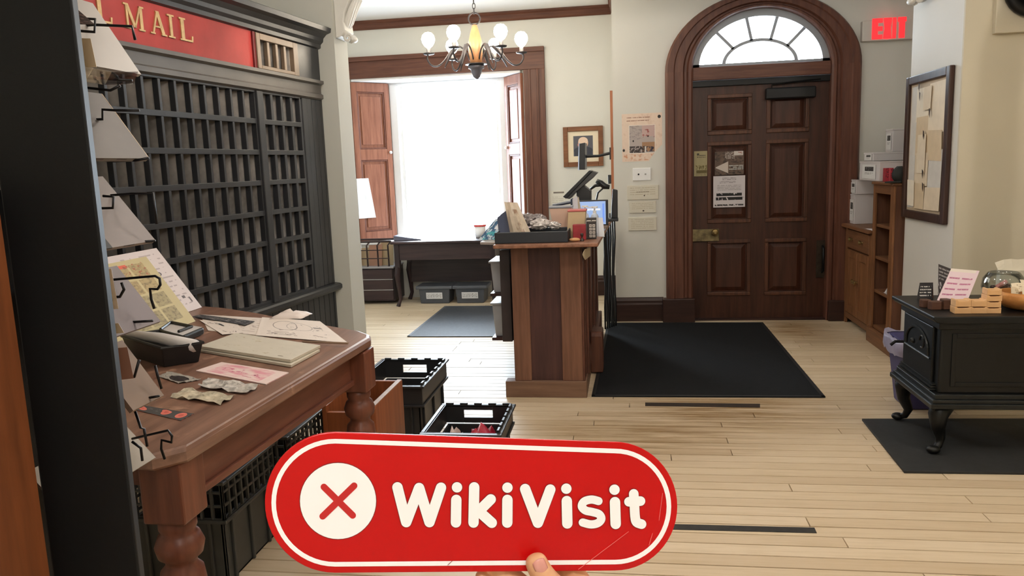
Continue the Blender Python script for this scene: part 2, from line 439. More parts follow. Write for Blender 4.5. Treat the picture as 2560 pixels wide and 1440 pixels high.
# trims and baseboards
struct(MB().prism([(WY, 2.985), (WY-0.02, 2.985), (WY-0.035, 3.0), (WY-0.035, 3.045), (WY-0.05, 3.06), (WY-0.05, 3.079), (WY, 3.079)], 3.45, 'x', -3.59).build('trim_1', oak_h))
struct(MB().prism([(-0.11, 2.985), (-0.13, 2.985), (-0.145, 3.0), (-0.145, 3.045), (-0.16, 3.06), (-0.16, 3.079), (-0.11, 3.079)], 1.2, 'y', 7.35).build('trim_2', oak_y))
prof = [(0, 0), (0.03, 0), (0.03, 0.155), (0.022, 0.17), (0.022, 0.19), (0.012, 0.215), (0, 0.22)]
struct(MB().prism([(DY-a, z) for a, z in prof], 0.46, 'x', -0.14).build('baseboard_back', dark_h))
struct(MB().prism([(WY-a, z) for a, z in prof], 0.97, 'x', -1.08).build('baseboard_window_side', dark_h))
struct(box('trim_3', wood('orange_board', (150, 92, 62), (186, 122, 86), axis='z'), -0.135, 7.16, 1.05, -0.112, 7.2, 2.08))

# arched door casing
def casing(name, seg):
    t = sroot(name, (AX, DY, 0))
    P = [(0, DY+0.06), (0, DY-0.03), (.06, DY-0.045), (.16, DY-0.045), (.22, DY-0.03), (.30, DY-0.03), (.36, DY-0.06), (.66, DY-0.06), (.70, DY-0.075), (.92, DY-0.075), (1.0, DY-0.05), (1.0, DY)]
    def pt(q, th): return (AX+(0.575+q*0.235)*cos(th), AZ+(0.50+q*0.13)*sin(th))
    for s in (-1, 1):
        m = MB(); pl = [(AX+s*(0.575+q*0.235), y) for q, y in P]
        m.prism(pl, AZ, 'z', 0.0); m.build('jamb', oak, t)
    m = MB(); n = 36; v = []; fs = []
    for i in range(n+1):
        th = pi*i/n
        for q, y in P:
            x, z = pt(q, th); v.append((x, y, z))
    k = len(P)
    for i in range(n):
        for j in range(k):
            j2 = (j+1) % k; fs.append((i*k+j, i*k+j2, (i+1)*k+j2, (i+1)*k+j))
    fs.append(tuple(range(k))); fs.append(tuple(range(n*k, n*k+k))[::-1])
    m.add(v, fs); m.build('arch', oak, t)
    box('transom_bar', oak_h, AX-0.575, DY-0.015, 2.125, AX+0.575, DY+0.12, 2.236, t, 0.006)
    box('plinth_block', dark_h, AX-0.845, DY-0.10, 0, AX-0.56, DY-0.001, 0.215, t, 0.006)
    box('plinth_block', dark_h, AX+0.585, DY-0.09, 0, AX+0.82, DY-0.001, 0.18, t, 0.006)
casing('trim_4', 0)

# fanlight
fanl = sroot('window_2', (AX, DY+0.08, 2.236))
def ring(a1, b1, a2, b2, y0, y1, n=32, z0=AZ+0.036):
    m = MB(); v = []; fs = []
    for i in range(n+1):
        th = pi*i/n
        for a, b, y in ((a1, b1, y0), (a2, b2, y0), (a2, b2, y1), (a1, b1, y1)): v.append((AX+a*cos(th), y, z0+b*sin(th)))
    for i in range(n):
        for j in range(4): fs.append((i*4+j, i*4+(j+1) % 4, (i+1)*4+(j+1) % 4, (i+1)*4+j))
    fs += [(0, 1, 2, 3), (n*4+3, n*4+2, n*4+1, n*4)]
    return m.add(v, fs)
grey_frame = M('fan_frame', (150, 154, 160), 0.4, var=0.02)
ring(0.598, 0.482, 0.515, 0.405, DY+0.03, DY+0.10).build('frame', grey_frame, fanl)
box('bottom_rail', grey_frame, AX-0.598, DY+0.03, 2.236, AX+0.598, DY+0.10, 2.262, fanl)
ring(0.318, 0.210, 0.288, 0.184, DY+0.05, DY+0.085, z0=2.25).build('curved_glazing_bar', grey_frame, fanl)
for th in (0.24, 0.43, 0.60, 0.775):
    a = pi*(1-th)+0.02; p0 = (AX+0.30*cos(a), 2.25+0.198*sin(a)); p1 = (AX+0.53*cos(a*0.93+0.11), 2.236+0.42*sin(a*0.93+0.11))
    d = Vector((p1[0]-p0[0], p1[1]-p0[1])).normalized(); nn = Vector((-d.y, d.x))*0.013
    MB().prism([(p0[0]-nn.x, p0[1]-nn.y), (p1[0]-nn.x, p1[1]-nn.y), (p1[0]+nn.x, p1[1]+nn.y), (p0[0]+nn.x, p0[1]+nn.y)], 0.035, 'y', DY+0.05).build('glazing_bar', grey_frame, fanl)
MB().prism([(AX+0.54*cos(pi*i/24), 2.25+0.43*sin(pi*i/24)) for i in range(25)], 0.004, 'y', DY+0.075).build('pane', glass, fanl)

# door leaf with six sunk panels
door_w = wood('door_wood', (46, 25, 17), (76, 44, 31), axis='z', rough=0.4, worn=(104, 66, 44), worn_amt=0.68)
door_p = wood('door_panel_wood', (50, 27, 18), (78, 45, 32), axis='z', rough=0.4, worn=(110, 72, 48), worn_amt=0.72)
ly = DY+0.05
door = sroot('door_1', (AX, ly, 0))
def dpx(px, py): p = ony(px, py, ly); return p.x, p.z
x0d, x1d = AX-0.598, AX+0.598
pans = []
for (a, b, c, d) in ((1772, 241, 1876, 331), (1920, 241, 2019, 326), (1772, 359, 1874, 553), (1914, 359, 2015, 547), (1772, 603, 1874, 735), (1915, 602, 2014, 731)):
    xa, za = dpx(a, b); xb, zb = dpx(c, d); pans.append((xa, zb, xb, za))
xs = [(pans[0][0], pans[0][2]), (pans[1][0], pans[1][2])]
zz = [(pans[4][1], pans[4][3]), (pans[2][1], pans[2][3]), (pans[0][1], pans[0][3])]
stiles = MB(); T = 0.045
stiles.box(x0d, ly, 0.012, xs[0][0], ly+T, 2.122); stiles.box(xs[0][1], ly, 0.012, xs[1][0], ly+T, 2.122); stiles.box(xs[1][1], ly, 0.012, x1d, ly+T, 2.122)
for c in range(2):
    zs = [0.012]+[q for p in zz for q in p]+[2.122]
    for i in range(0, len(zs), 2): stiles.box(xs[c][0], ly, zs[i], xs[c][1], ly+T, zs[i+1])
stiles.build('stiles_and_rails', door_w, door)
for r in range(3):
    for c in range(2):
        a, b = xs[c]; z0, z1 = zz[r]; q = MB()
        q.box(a, ly+0.024, z0, b, ly+0.036, z1)
        i = 0.055; v0 = [(a+.03, ly+.024, z0+.03), (b-.03, ly+.024, z0+.03), (b-.03, ly+.024, z1-.03), (a+.03, ly+.024, z1-.03)]
        v1 = [(a+i+.012, ly+.008, z0+i+.012), (b-i-.012, ly+.008, z0+i+.012), (b-i-.012, ly+.008, z1-i-.012), (a+i+.012, ly+.008, z1-i-.012)]
        q.add(v0+v1, [(4, 5, 6, 7), (0, 1, 5, 4), (1, 2, 6, 5), (2, 3, 7, 6), (3, 0, 4, 7)])
        p = q.build('panel', door_p, door)
        m = MB(); w_ = 0.022                                            # raised bead round the panel
        for (u0, w0, u1, w1) in ((a-.012, z0-.012, b+.012, z0+w_), (a-.012, z1-w_, b+.012, z1+.012), (a-.012, z0+w_, a+w_, z1-w_), (b-w_, z0+w_, b+.012, z1-w_)): m.box(u0, ly-0.012, w0, u1, ly+0.024, w1)
        m.build('bead', wood('bead_wood', (62, 38, 28), (98, 62, 44), axis='z', rough=0.38, worn=(140, 100, 68), worn_amt=0.66), p, 0.006)
black_metal = M('black_metal', (26, 26, 27), 0.4, 0.6, var=0.1)
brass = M('old_brass', (150, 128, 84), 0.4, 0.9, var=0.4, scale=18)
box('head_strip', black_metal, x0d, ly-0.03, 2.072, x1d, ly+T, 2.123, door, 0.004)
a = dpx(1912, 222); b = dpx(2030, 236)
cl = MB().box(a[0], ly-0.075, b[1]-.03, b[0]+.02, ly-0.005, a[1]).build('door_closer', black_metal, door, 0.012)
MB().tube([(a[0]+.05, ly-.05, a[1]-.01), (a[0]+.05, ly-.05, a[1]+.03), (b[0]+.06, ly-.03, 2.09)], 0.008, 6).build('closer_arm', black_metal, cl)
a = dpx(1735, 573); b = dpx(1797, 602)
lk = box('lock_case', M('lock_plate', (112, 100, 72), 0.45, 0.7, var=0.5, scale=22), x0d+.002, ly-0.035, b[1], b[0], ly-0.001, a[1], door, 0.004)
kx, kz = dpx(1785, 579)
MB().lathe([(0.012, 0), (0.012, 0.03), (0.026, 0.034), (0.032, 0.05), (0.026, 0.066), (0.012, 0.072)], (0, 0, 0), 16).build('knob', brass, lk)
kn = bpy.data.objects[-1] if False else [o for o in COL.objects if o.name.startswith('knob')][-1]
kn.data.transform(Matrix.Translation((0, 0, 0)) @ Matrix.Rotation(radians(90), 4, 'X')); kn.location = (kx, ly-0.035, kz)
a = dpx(2041, 601); b = dpx(2069, 694)
pl = box('push_plate', M('dark_plate', (58, 50, 42), 0.4, 0.7, var=0.4, scale=20), a[0], ly-0.008, b[1], min(b[0], x1d), ly-0.001, a[1], door, 0.003)
MB().tube([(a[0]+.05, ly-.01, a[1]-.05), (a[0]+.05, ly-.05, a[1]-.07), (a[0]+.05, ly-.05, b[1]+.07), (a[0]+.05, ly-.01, b[1]+.05)], 0.01, 8).build('pull_handle', black_metal, pl, smooth=True)
box('threshold', dark_h, x0d, DY-0.02, 0.0, x1d, DY+0.2, 0.012, door)

# ------------------------------------------------------------------ window with splayed, panelled shutters
win = sroot('window_1', (-2.0, 9.0, 0.62))
fr = MB(); gx0, gx1, gz0, gz1 = -2.66, -1.37, 0.64, 2.46
for (q0, r0, q1, r1) in ((gx0-.04, gz0, gx0+.045, gz1), (gx1-.045, gz0, gx1+.04, gz1), (gx0+.045, gz1-.05, gx1-.045, gz1), (gx0+.045, gz0, gx1-.045, gz0+.04)): fr.box(q0, 8.97, r0, q1, 9.06, r1)
fr.build('frame', white_wood, win, 0.004)
sa = MB(); i = 0.052
for (q0, r0, q1, r1) in ((gx0+i, gz0+.045, gx0+i+.04, gz1-.055), (gx1-i-.04, gz0+.045, gx1-i, gz1-.055), (gx0+i+.04, gz1-.1, gx1-i-.04, gz1-.055), (gx0+i+.04, gz0+.045, gx1-i-.04, gz0+.1)): sa.box(q0, 9.0, r0, q1, 9.05, r1)
sa.build('sash', white_wood, win, 0.004)
box('pane', glass, gx0+.08, 9.025, gz0+.08, gx1-.08, 9.03, gz1-.09, win)
box('window_sill', white_wood, -3.02, 8.56, 0.62, -1.12, 8.99, 0.645, win, 0.005)
box('head_lining', white_wood, -3.02, 8.6, 2.445, -1.12, 8.98, 2.468, win)
for nm, q in (('casing_head', (-3.29, 2.47, -0.85, 2.70)), ('casing_side', (-3.29, 0.2, -3.06, 2.47)), ('casing_side', (-1.08, 0.2, -0.85, 2.47))):
    m = MB(); m.box(q[0], WY-0.03, q[1], q[2], WY-.0005, q[3])
    if nm == 'casing_head': m.box(q[0], WY-0.055, q[3]-.05, q[2], WY-.03, q[3])
    else:
        s = q[0] if q[0] > -2 else q[0]; m.box(q[0]+.05, WY-0.042, q[1], q[0]+.075, WY-.03, q[3]); m.box(q[0]+.14, WY-0.042, q[1], q[0]+.16, WY-.03, q[3])
        m.box(q[0]-.001 if q[0] < -2 else q[2]-.055, WY-0.055, q[1], q[0]+.055 if q[0] < -2 else q[2], WY-.03, q[3])
    m.build(nm, oak if nm != 'casing_head' else oak_h, win, 0.004)
shut_m = wood('shutter_wood', (120, 76, 60), (160, 108, 86), axis='z', rough=0.32)
shut_d = wood('shutter_edge', (92, 56, 46), (118, 76, 62), axis='z', rough=0.35)
def shutter(p, q, label):
    """leaf standing on the splayed reveal between plan points p (room side) and q (glass side)"""
    p, q = Vector(p), Vector(q); d = (q-p).normalized(); Lh = (q-p).length
    n = Vector((-d.y, d.x)); n = n if n.y < 0 or True else n
    if n.dot(Vector((-2.0, 7.0))-p) < 0: n = -n
    t = thing('window_shutter', (p.x, p.y, 0.66), label, 'shutter')
    def bx(m, a0, z0, a1, z1, d0, d1):
        c = [p+d*a0+n*d0, p+d*a1+n*d0, p+d*a1+n*d1, p+d*a0+n*d1]
        m.hexa([(k.x, k.y, z0) for k in c], [(k.x, k.y, z1) for k in c]); return m
    w_ = 0.075; zr = [(0.66, 0.76), (1.58, 1.70), (2.34, 2.44)]
    fr = MB(); bx(fr, 0.01, 0.66, w_, 2.44, .002, .035); bx(fr, Lh-w_, 0.66, Lh-.01, 2.44, .002, .035)
    for z0, z1 in zr: bx(fr, w_, z0, Lh-w_, z1, .002, .035)
    fr.build('leaf_frame', shut_m, t, 0.003)
    for z0, z1 in ((0.76, 1.58), (1.70, 2.34)):
        m = MB(); bx(m, w_, z0, Lh-w_, z1, .002, .012); bx(m, w_+.045, z0+.05, Lh-w_-.045, z1-.05, .012, .024)
        k = m.build('leaf_panel', shut_m, t, 0.006)
        m = MB()
        for (a0, b0, a1, b1) in ((w_, z0, w_+.018, z1), (Lh-w_-.018, z0, Lh-w_, z1), (w_+.018, z0, Lh-w_-.018, z0+.018), (w_+.018, z1-.018, Lh-w_-.018, z1)): bx(m, a0, b0, a1, b1, .012, .030)
        m.build('moulding', shut_d, k, 0.004)
    m = MB(); m.ball((0, 0, 0), 0.018); c = p+d*(Lh-.04)+n*.05
    m.v = [v+Vector((c.x, c.y, 1.66)) for v in m.v]; m.build('shutter_knob', white_wood, t, smooth=True)
shutter((-3.055, WY+.005), (-2.712, 8.965), 'tall brown panelled shutter between pale pier and window glass')
shutter((-1.085, WY+.005), (-1.328, 8.965), 'narrow-looking panelled shutter on window side towards the portrait')
# ------------------------------------------------------------------ mail sorting cabinet along the wall beside the pier
ink = M('cabinet_paint', (44, 45, 48), 0.36, var=0.25, scale=3, bump=0.05, bscale=40)
ink_in = M('cabinet_inside', (46, 41, 40), 0.5, var=0.3, scale=3)
ink_div = M('cabinet_divider_lit', (164, 159, 154), 0.3, var=0.5, scale=7)  # pale, streaky colour stands in for light caught by the dividers
CD = Vector((0.104, 0.995, 0)).normalized(); CN = Vector((CD.y, -CD.x, 0)); C0 = Vector((-2.115, 5.36, 0))
CABM = Matrix(((-CD.x, CN.x, 0, C0.x), (-CD.y, CN.y, 0, C0.y), (0, 0, 1, 0), (0, 0, 0, 1)))   # (u along, d out of the face, z)
def cmb(): m = MB(); m.xf = CABM; return m
def cbox(name, m, u0, d0, z0, u1, d1, z1, parent, bevel=0.0): return cmb().box(u0, d0, z0, u1, d1, z1).build(name, m, parent, bevel)
cab = thing('mail_cabinet', tuple(CABM @ Vector((1.5, -.15, 0))), 'tall black pigeonhole cabinet with red sign board along the wall', 'cabinet')
UE = 3.05
cbox('back_board', ink_in, 0.0, -0.29, 0.02, UE, -0.27, 2.40, cab)
cbox('end_board', ink, -0.02, -0.29, 0.0, 0.005, 0.0, 2.40, cab)
cbox('end_board', ink, UE-.025, -0.29, 0.0, UE, 0.0, 2.40, cab)
zt = [1.945-0.185*i for i in range(8)]
# boarded stile at the far end and boarded base, board by board
for i in range(4): cbox('board', ink, 0.006+i*0.066, -0.03, 0.66, 0.006+i*0.066+0.063, 0.0 if i < 3 else 0.004, 1.955, cab, 0.004)
for i in range(int(UE/0.075)): cbox('board', ink, 0.004+i*0.075, -0.03, 0.10, 0.004+i*0.075+0.071, -0.004, 0.60, cab, 0.004)
cbox('plinth', ink, -0.01, -0.03, 0, UE, 0.012, 0.10, cab, 0.004)
cmb().prism([(0.0, 0.60), (0.03, 0.605), (0.045, 0.62), (0.045, 0.645), (0.03, 0.655), (0.0, 0.66), (-.03, .66), (-.03, .60)], UE+0.05, 'x', -0.05).build('chair_rail', ink, cab)
cbox('centre_stile', ink, 0.756, -0.05, 0.66, 0.822, 0.014, 1.955, cab, 0.004)
# rails and shelves of the two banks
def bank(u0, u1, pitch, n, st, last):
    for i, z in enumerate(zt):
        cbox('rail', ink, u0, -0.03, z, u1, 0.0, z+0.03, cab, 0.002)
        cbox('shelf', ink_in, u0, -0.27, z+0.009, u1, -0.03, z+0.021, cab)
    for k in range(n+1):
        u = u0+k*pitch
        cbox('muntin', ink, u-st/2, -0.036, 0.66, u+st/2, -0.002, 1.945, cab, 0.002)
        cbox('divider', ink_div, u-0.006, -0.27, 0.66, u+0.006, -0.036, 1.945, cab)
bank(0.28, 0.756, 0.119, 4, 0.028, 0)
bank(0.822, UE-0.02, 0.1214, 18, 0.019, 0)
card_m = PM('slot_card', (196, 194, 188)).lines(0.1, 0.1, 0.9, 0.9, 4, (90, 88, 86), 0.5, 6).done()
def slot_card(u, z, h, w_=0.05, d=-0.09, m=card_m):
    q = cmb(); q.sheet((u-.0065, d-w_/2, z), (u-.0065, d+w_/2, z), (u-.0065, d+w_/2, z+h), (u-.0065, d-w_/2, z+h), 0.001)
    return q.build('slot_card', m, cab)
for k in range(1, 8): slot_card(0.822+k*0.1214, zt[5]+0.055, 0.06, 0.045)
for k in range(1, 5): slot_card(0.28+k*0.119, zt[5]+0.05, 0.075, 0.03)
for k, r in ((1, 4), (2, 4), (3, 4), (2, 6), (5, 6), (6, 6), (1, 3), (3, 6)): slot_card(0.822+k*0.1214, zt[r]+0.06, 0.085, 0.025)
for k, r in ((3, 3), (4, 3)): slot_card(0.28+k*0.119, zt[r]+0.02, 0.13, 0.015, -0.06)
# frieze, red sign board, small four-hole box, cornice
cmb().prism([(-.03, 1.955), (0.0, 1.955), (0.02, 1.965), (0.02, 1.99), (0.005, 2.0), (0.005, 2.055), (0.03, 2.065), (0.03, 2.085), (-.03, 2.085)], UE+0.02, 'x', -0.01).build('frieze', M('frieze_lit_paint', (86, 82, 78), 0.34, var=0.18, scale=4), cab)  # paler than the cabinet paint: reflected light put into the colour
red_m = M('red_board', (156, 56, 54), 0.5, spec=.3, var=0.16, scale=5, bump=0.06, bscale=22)
cbox('red_sign_board', red_m, 0.79, -0.03, 2.085, UE, -0.008, 2.305, cab)
cmb().prism([(-.28, 2.305), (-.005, 2.305), (0.01, 2.312), (0.012, 2.335), (0.03, 2.352), (0.034, 2.375), (0.058, 2.40), (0.09, 2.412), (0.095, 2.44), (0.07, 2.452), (-.28, 2.452)], UE+0.10, 'x', -0.09).build('cornice', ink, cab)
bm_ = M('box_paint', (112, 96, 80), 0.38, var=0.2, scale=8)
fr = cmb()
for (u0, z0, u1, z1) in ((0.285, 2.09, 0.345, 2.30), (0.735, 2.09, 0.775, 2.30), (0.345, 2.262, 0.735, 2.30), (0.345, 2.09, 0.735, 2.112)): fr.box(u0, -0.02, z0, u1, 0.012, z1)
for k in range(1, 4): fr.box(0.345+k*0.0975-.014, -0.02, 2.112, 0.345+k*0.0975+.014, 0.006, 2.262)
fr.build('small_slot_frame', bm_, cab, 0.003)
cbox('small_slot_back', ink_in, 0.3, -0.2, 2.09, 0.77, -0.19, 2.30, cab)
for k in range(5): cbox('small_divider', ink_div, 0.345+k*0.0975-.005, -0.19, 2.10, 0.345+k*0.0975+.005, -0.02, 2.29, cab)
cbox('frieze_stile', ink, 0.0, -0.03, 2.085, 0.285, 0.0, 2.305, cab, 0.003)
cbox('red_end_bead', M('red_dark', (96, 26, 28), 0.45), 0.776, -0.03, 2.088, 0.80, 0.004, 2.302, cab)
# gilt letters on the red board: each a raised serif capital
gilt = M('gilt', (206, 176, 128), 0.35, 0.45, var=0.15, scale=30)
def letter(ch, uL, w_, z0, z1):
    """uL: the edge nearest the near end; letters read from there towards the far end"""
    m = cmb(); H = z1-z0; th = 0.007
    def st(x0, a0, x1, a1, wd):                 # slanted stroke, x to the reader's right
        hw = wd/2
        p = [(uL-(x0-hw)*w_, z0+a0*H), (uL-(x0+hw)*w_, z0+a0*H), (uL-(x1+hw)*w_, z0+a1*H), (uL-(x1-hw)*w_, z0+a1*H)]
        m.prism([(a, 0) for a in ()] or [(q[0], q[1]) for q in p], th, 'y', -0.008)
    def serif(x, a, half=.17): st(x-half+.0, a, x-half+.0, a+.0, .0) if False else m.box(uL-(x-half)*w_, -0.008, z0+a*H, uL-(x+half)*w_, -0.001+.0005, z0+(a+.07)*H)
    if ch == 'M':
        st(.12, 0, .12, 1, .10); st(.88, 0, .88, 1, .16); st(.14, 1, .5, .08, .15); st(.86, 1, .5, .08, .09)
        serif(.12, 0); serif(.88, 0); serif(.08, .93, .12); serif(.92, .93, .12)
    if ch == 'A':
        st(.16, 0, .5, 1, .10); st(.84, 0, .5, 1, .20); st(.5, .30, .5, .37, .42); serif(.14, 0, .14); serif(.86, 0, .16)
    if ch == 'I':
        st(.5, 0, .5, 1, .36); serif(.5, 0, .46); serif(.5, .93, .46)
    if ch == 'L':
        st(.24, 0, .24, 1, .22); serif(.24, 0, .22); serif(.24, .93, .22); st(.55, 0, .55, .08, .66); st(.86, 0, .90, .27, .09)
    return m.build('letter', gilt, cab)
for ch, u, w_ in (('L', 2.045, 0.105), ('M', 1.862, 0.125), ('A', 1.692, 0.115), ('I', 1.563, 0.055), ('L', 1.472, 0.115)): letter(ch, u, w_, 2.158, 2.272)

# ------------------------------------------------------------------ long display table with turned legs
tw = wood('table_wood', (94, 66, 54), (140, 104, 86), spec=.5, axis='y', rough=0.36, bump=0.1, worn=(172, 134, 112), worn_amt=0.60)
tw_a = wood('table_apron', (80, 45, 34), (112, 68, 52), axis='y', rough=0.42)
tw_l = wood('table_leg_wood', (80, 44, 31), (114, 67, 49), axis='z', rough=0.38)
TZ = 0.82
table = thing('display_table', (-1.6, 2.5, 0), 'long reddish-brown wooden table with turned legs spread with prints', 'table')
pR0, pR1 = fl(440, 1132, TZ), fl(936, 836, TZ)
far = [fl(900, 826, TZ), fl(840, 815, TZ), fl(745, 801, TZ), fl(640, 781, TZ), fl(560, 769, TZ), fl(500, 764, TZ)]
poly = [(-2.15, 1.72), (pR0.x-.05, pR0.y-.02), (pR0.x, pR0.y+.04), (pR1.x, pR1.y-.05), (pR1.x-.015, pR1.y)]+[(p.x, p.y) for p in far]+[(-2.25, 3.66)]
def inset(poly, k):
    c = Vector((sum(p[0] for p in poly)/len(poly), sum(p[1] for p in poly)/len(poly)))
    out = []
    for p in poly:
        v = Vector(p)-c; out.append(tuple(c+v*(1-k/v.length)))
    return out
m = MB(); v = []; n = len(poly)
for k, z in ((0.012, TZ-.042), (0.0, TZ-.034), (0.0, TZ-.012), (0.006, TZ-.003), (0.016, TZ)): v += [(p[0], p[1], z) for p in inset(poly, k)]
fs = [list(range(n))[::-1], list(range(4*n, 5*n))]
for j in range(4):
    for i in range(n): fs.append((j*n+i, j*n+(i+1) % n, (j+1)*n+(i+1) % n, (j+1)*n+i))
m.add(v, fs).build('tabletop', tw, table)
ax = pR0.x-0.055
dxy = (pR1.x-pR0.x)/(pR1.y-pR0.y)
def apx(y): return ax+dxy*(y-pR0.y)
m = MB()
def bar(m, y0, y1, dx0, dx1, z0, z1): m.hexa([(apx(y0)+dx0, y0, z0), (apx(y0)+dx1, y0, z0), (apx(y1)+dx1, y1, z0), (apx(y1)+dx0, y1, z0)], [(apx(y0)+dx0, y0, z1), (apx(y0)+dx1, y0, z1), (apx(y1)+dx1, y1, z1), (apx(y1)+dx0, y1, z1)])
bar(m, pR0.y+.10, pR1.y-.10, -0.03, 0, TZ-.17, TZ-.042); bar(m, pR0.y+.10, pR1.y-.10, 0, 0.012, TZ-.17, TZ-.150)
m.build('apron', tw_a, table, 0.003)
box('apron', tw_a, -2.1, 1.80, TZ-.17, ax-.08, 1.83, TZ-.042, table)
box('apron', tw_a, -2.05, pR1.y-.10, TZ-.17, apx(pR1.y)-.08, pR1.y-.07, TZ-.042, table)
leg_prof = [(r_, z_*0.625/0.60) for r_, z_ in [(0.034, 0), (0.040, .05), (0.046, .09), (0.030, .11), (0.040, .125), (0.036, .14), (0.052, .30), (0.060, .40), (0.052, .46), (0.038, .475), (0.038, .487), (0.054, .50), (0.060, .525), (0.050, .55), (0.040, .558), (0.046, .57), (0.046, .60)]]
def tleg(x, y):
    m = MB(); m.lathe(leg_prof, (x, y, 0), 24); h = 0.055
    o = m.build('leg', tw_l, table, smooth=True)
    box('leg_block', tw_l, x-h, y-h, .62, x+h, y+h, TZ-.043, o, 0.006)
tleg(ax-.02, pR0.y+.09); tleg(apx(pR1.y)-.0, pR1.y-.07); tleg(-2.05, 1.86)
tleg(-2.08, 3.30)

# ------------------------------------------------------------------ counter in the middle of the room
c_post = wood('counter_post', (92, 63, 49), (124, 88, 70), axis='z', rough=0.5, bump=0.08)
c_dark = wood('counter_panel', (58, 38, 37), (80, 54, 50), axis='z', rough=0.45, bump=0.05)
c_side = wood('counter_side', (70, 42, 34), (98, 62, 48), axis='z', rough=0.42)
c_top = wood('counter_top', (110, 74, 58), (150, 108, 86), axis='y', rough=0.4)
c_plinth = wood('counter_plinth', (96, 72, 58), (124, 96, 78), axis='x', rough=0.5)
CY0, CY1 = 4.76, 6.62
counter = thing('shop_counter', (-0.5, 5.6, 0), 'wooden shop counter with two-tone end panel and plinth', 'counter')
box('carcass', c_dark, -0.72, CY0+.02, 0.06, -0.285, CY1, 0.96, counter)
def cpx(px, py=800): return ony(px, py, CY0).x
box('end_post', c_post, -0.715, CY0-.012, 0.105, -0.608, CY0+.05, 0.957, counter, 0.003)
box('end_post', c_post, -0.412, CY0-.012, 0.105, -0.285, CY0+.05, 0.957, counter, 0.003)
box('end_panel', c_dark, -0.608, CY0+.004, 0.105, -0.412, CY0+.018, 0.957, counter)
box('end_plinth', c_plinth, -0.775, CY0-.03, 0.0, -0.262, CY0+.06, 0.105, counter, 0.003)
box('side_plinth', c_plinth, -0.30, CY0+.06, 0.0, -0.262, 5.32, 0.105, counter, 0.003)
box('corner_strip', c_side, -0.285, CY0-.012, 0.105, -0.272, CY0+.16, 0.957, counter, 0.002)
for y0, y1 in ((CY0+.16, 5.44), (5.44, 6.0), (6.0, CY1)):
    f = box('side_panel', c_side, -0.285, y0+.002, 0.10, -0.268, y1-.002, 0.957, counter, 0.002)
    mm = MB()
    for (a, b, c, d) in ((y0+.01, .10, y0+.09, .955), (y1-.09, .10, y1-.01, .955), (y0+.09, .86, y1-.09, .955), (y0+.09, .10, y1-.09, .22)): mm.box(-0.268, a, b, -0.252, c, d)
    mm.build('panel_frame', c_side, f, 0.004)
MB().prism([(5.28, 0.012), (5.50, 0.012), (5.50, 0.28), (5.47, 0.30), (5.30, 0.30), (5.28, 0.27)], 0.085, 'x', -0.262).build('foot_block', c_side, counter, 0.01)
box('side_plinth', c_side, -0.268, 5.50, 0.012, -0.225, CY1, 0.20, counter, 0.006)
MB().prism([(-0.80, 4.60), (-0.17, 4.60), (-0.12, CY1), (-0.80, CY1)], 0.024, 'z', 0.962).build('counter_top', c_top, counter, 0.006)
box('rear_flap', M('flap_paint', (50, 40, 40), 0.5), -0.80, 4.83, 0.34, -0.735, 5.02, 0.93, counter, 0.004)
sh = MB(); sh.box(-0.80, 5.04, 0.30, -0.725, 6.5, 0.32); sh.box(-0.80, 5.04, 0.60, -0.725, 6.5, 0.62); sh.build('rear_shelf', c_dark, counter)

# ------------------------------------------------------------------ cast iron stove on a hearth pad
iron = M('cast_iron', (17, 18, 18), 0.42, 0.4, var=0.3, scale=10, bump=0.05, bscale=50)
iron_r = M('iron_relief', (36, 38, 38), 0.36, 0.5, var=0.3, scale=14)
pad = MB()
P = [fl(2154, 1052), fl(2263, 1183)]
pad.prism([(1.26, 4.345), (1.235, 3.60), (2.75, 3.63), (2.75, 4.40)], 0.013, 'z', 0.0)
tag(pad.build('hearth_pad', M('pad_black', (30, 31, 31), 0.7, var=0.25, scale=30, bump=0.1, bscale=200), None, 0.003), 'black hearth pad on the floor under the stove', 'hearth pad')
stove = thing('wood_stove', (1.85, 4.08, 0.013), 'black cast iron box stove on curved legs over hearth pad', 'stove')
SX0, SX1, SY0, SY1 = 1.45, 2.38, 3.83, 4.33
box('body', iron, SX0, SY0, 0.305, SX1, SY1, 0.655, stove, 0.012)
MB().prism([(SX0-.05, .675), (SX0-.035, .66), (SX0-.0, .655), (SX1, .655), (SX1+.035, .66), (SX1+.05, .675), (SX1+.05, .69), (SX0-.05, .69)], SY1-SY0+.09, 'y', SY0-.045).build('top_plate', iron, stove, 0.004)
m = MB(); m.box(SX0-.02, SY0-.02, .285, SX1+.02, SY1+.02, .31); m.box(SX0-.045, SY0-.045, .245, SX1+.045, SY1+.045, .27); m.box(SX0-.033, SY0-.033, .268, SX1+.033, SY1+.033, .287)
m.build('base_moulding', iron_r, stove, 0.004)
m = MB(); m.box(SX0-.012, SY0-.012, .62, SX1+.012, SY1+.012, .657); m.build('top_moulding', iron, stove, 0.005)
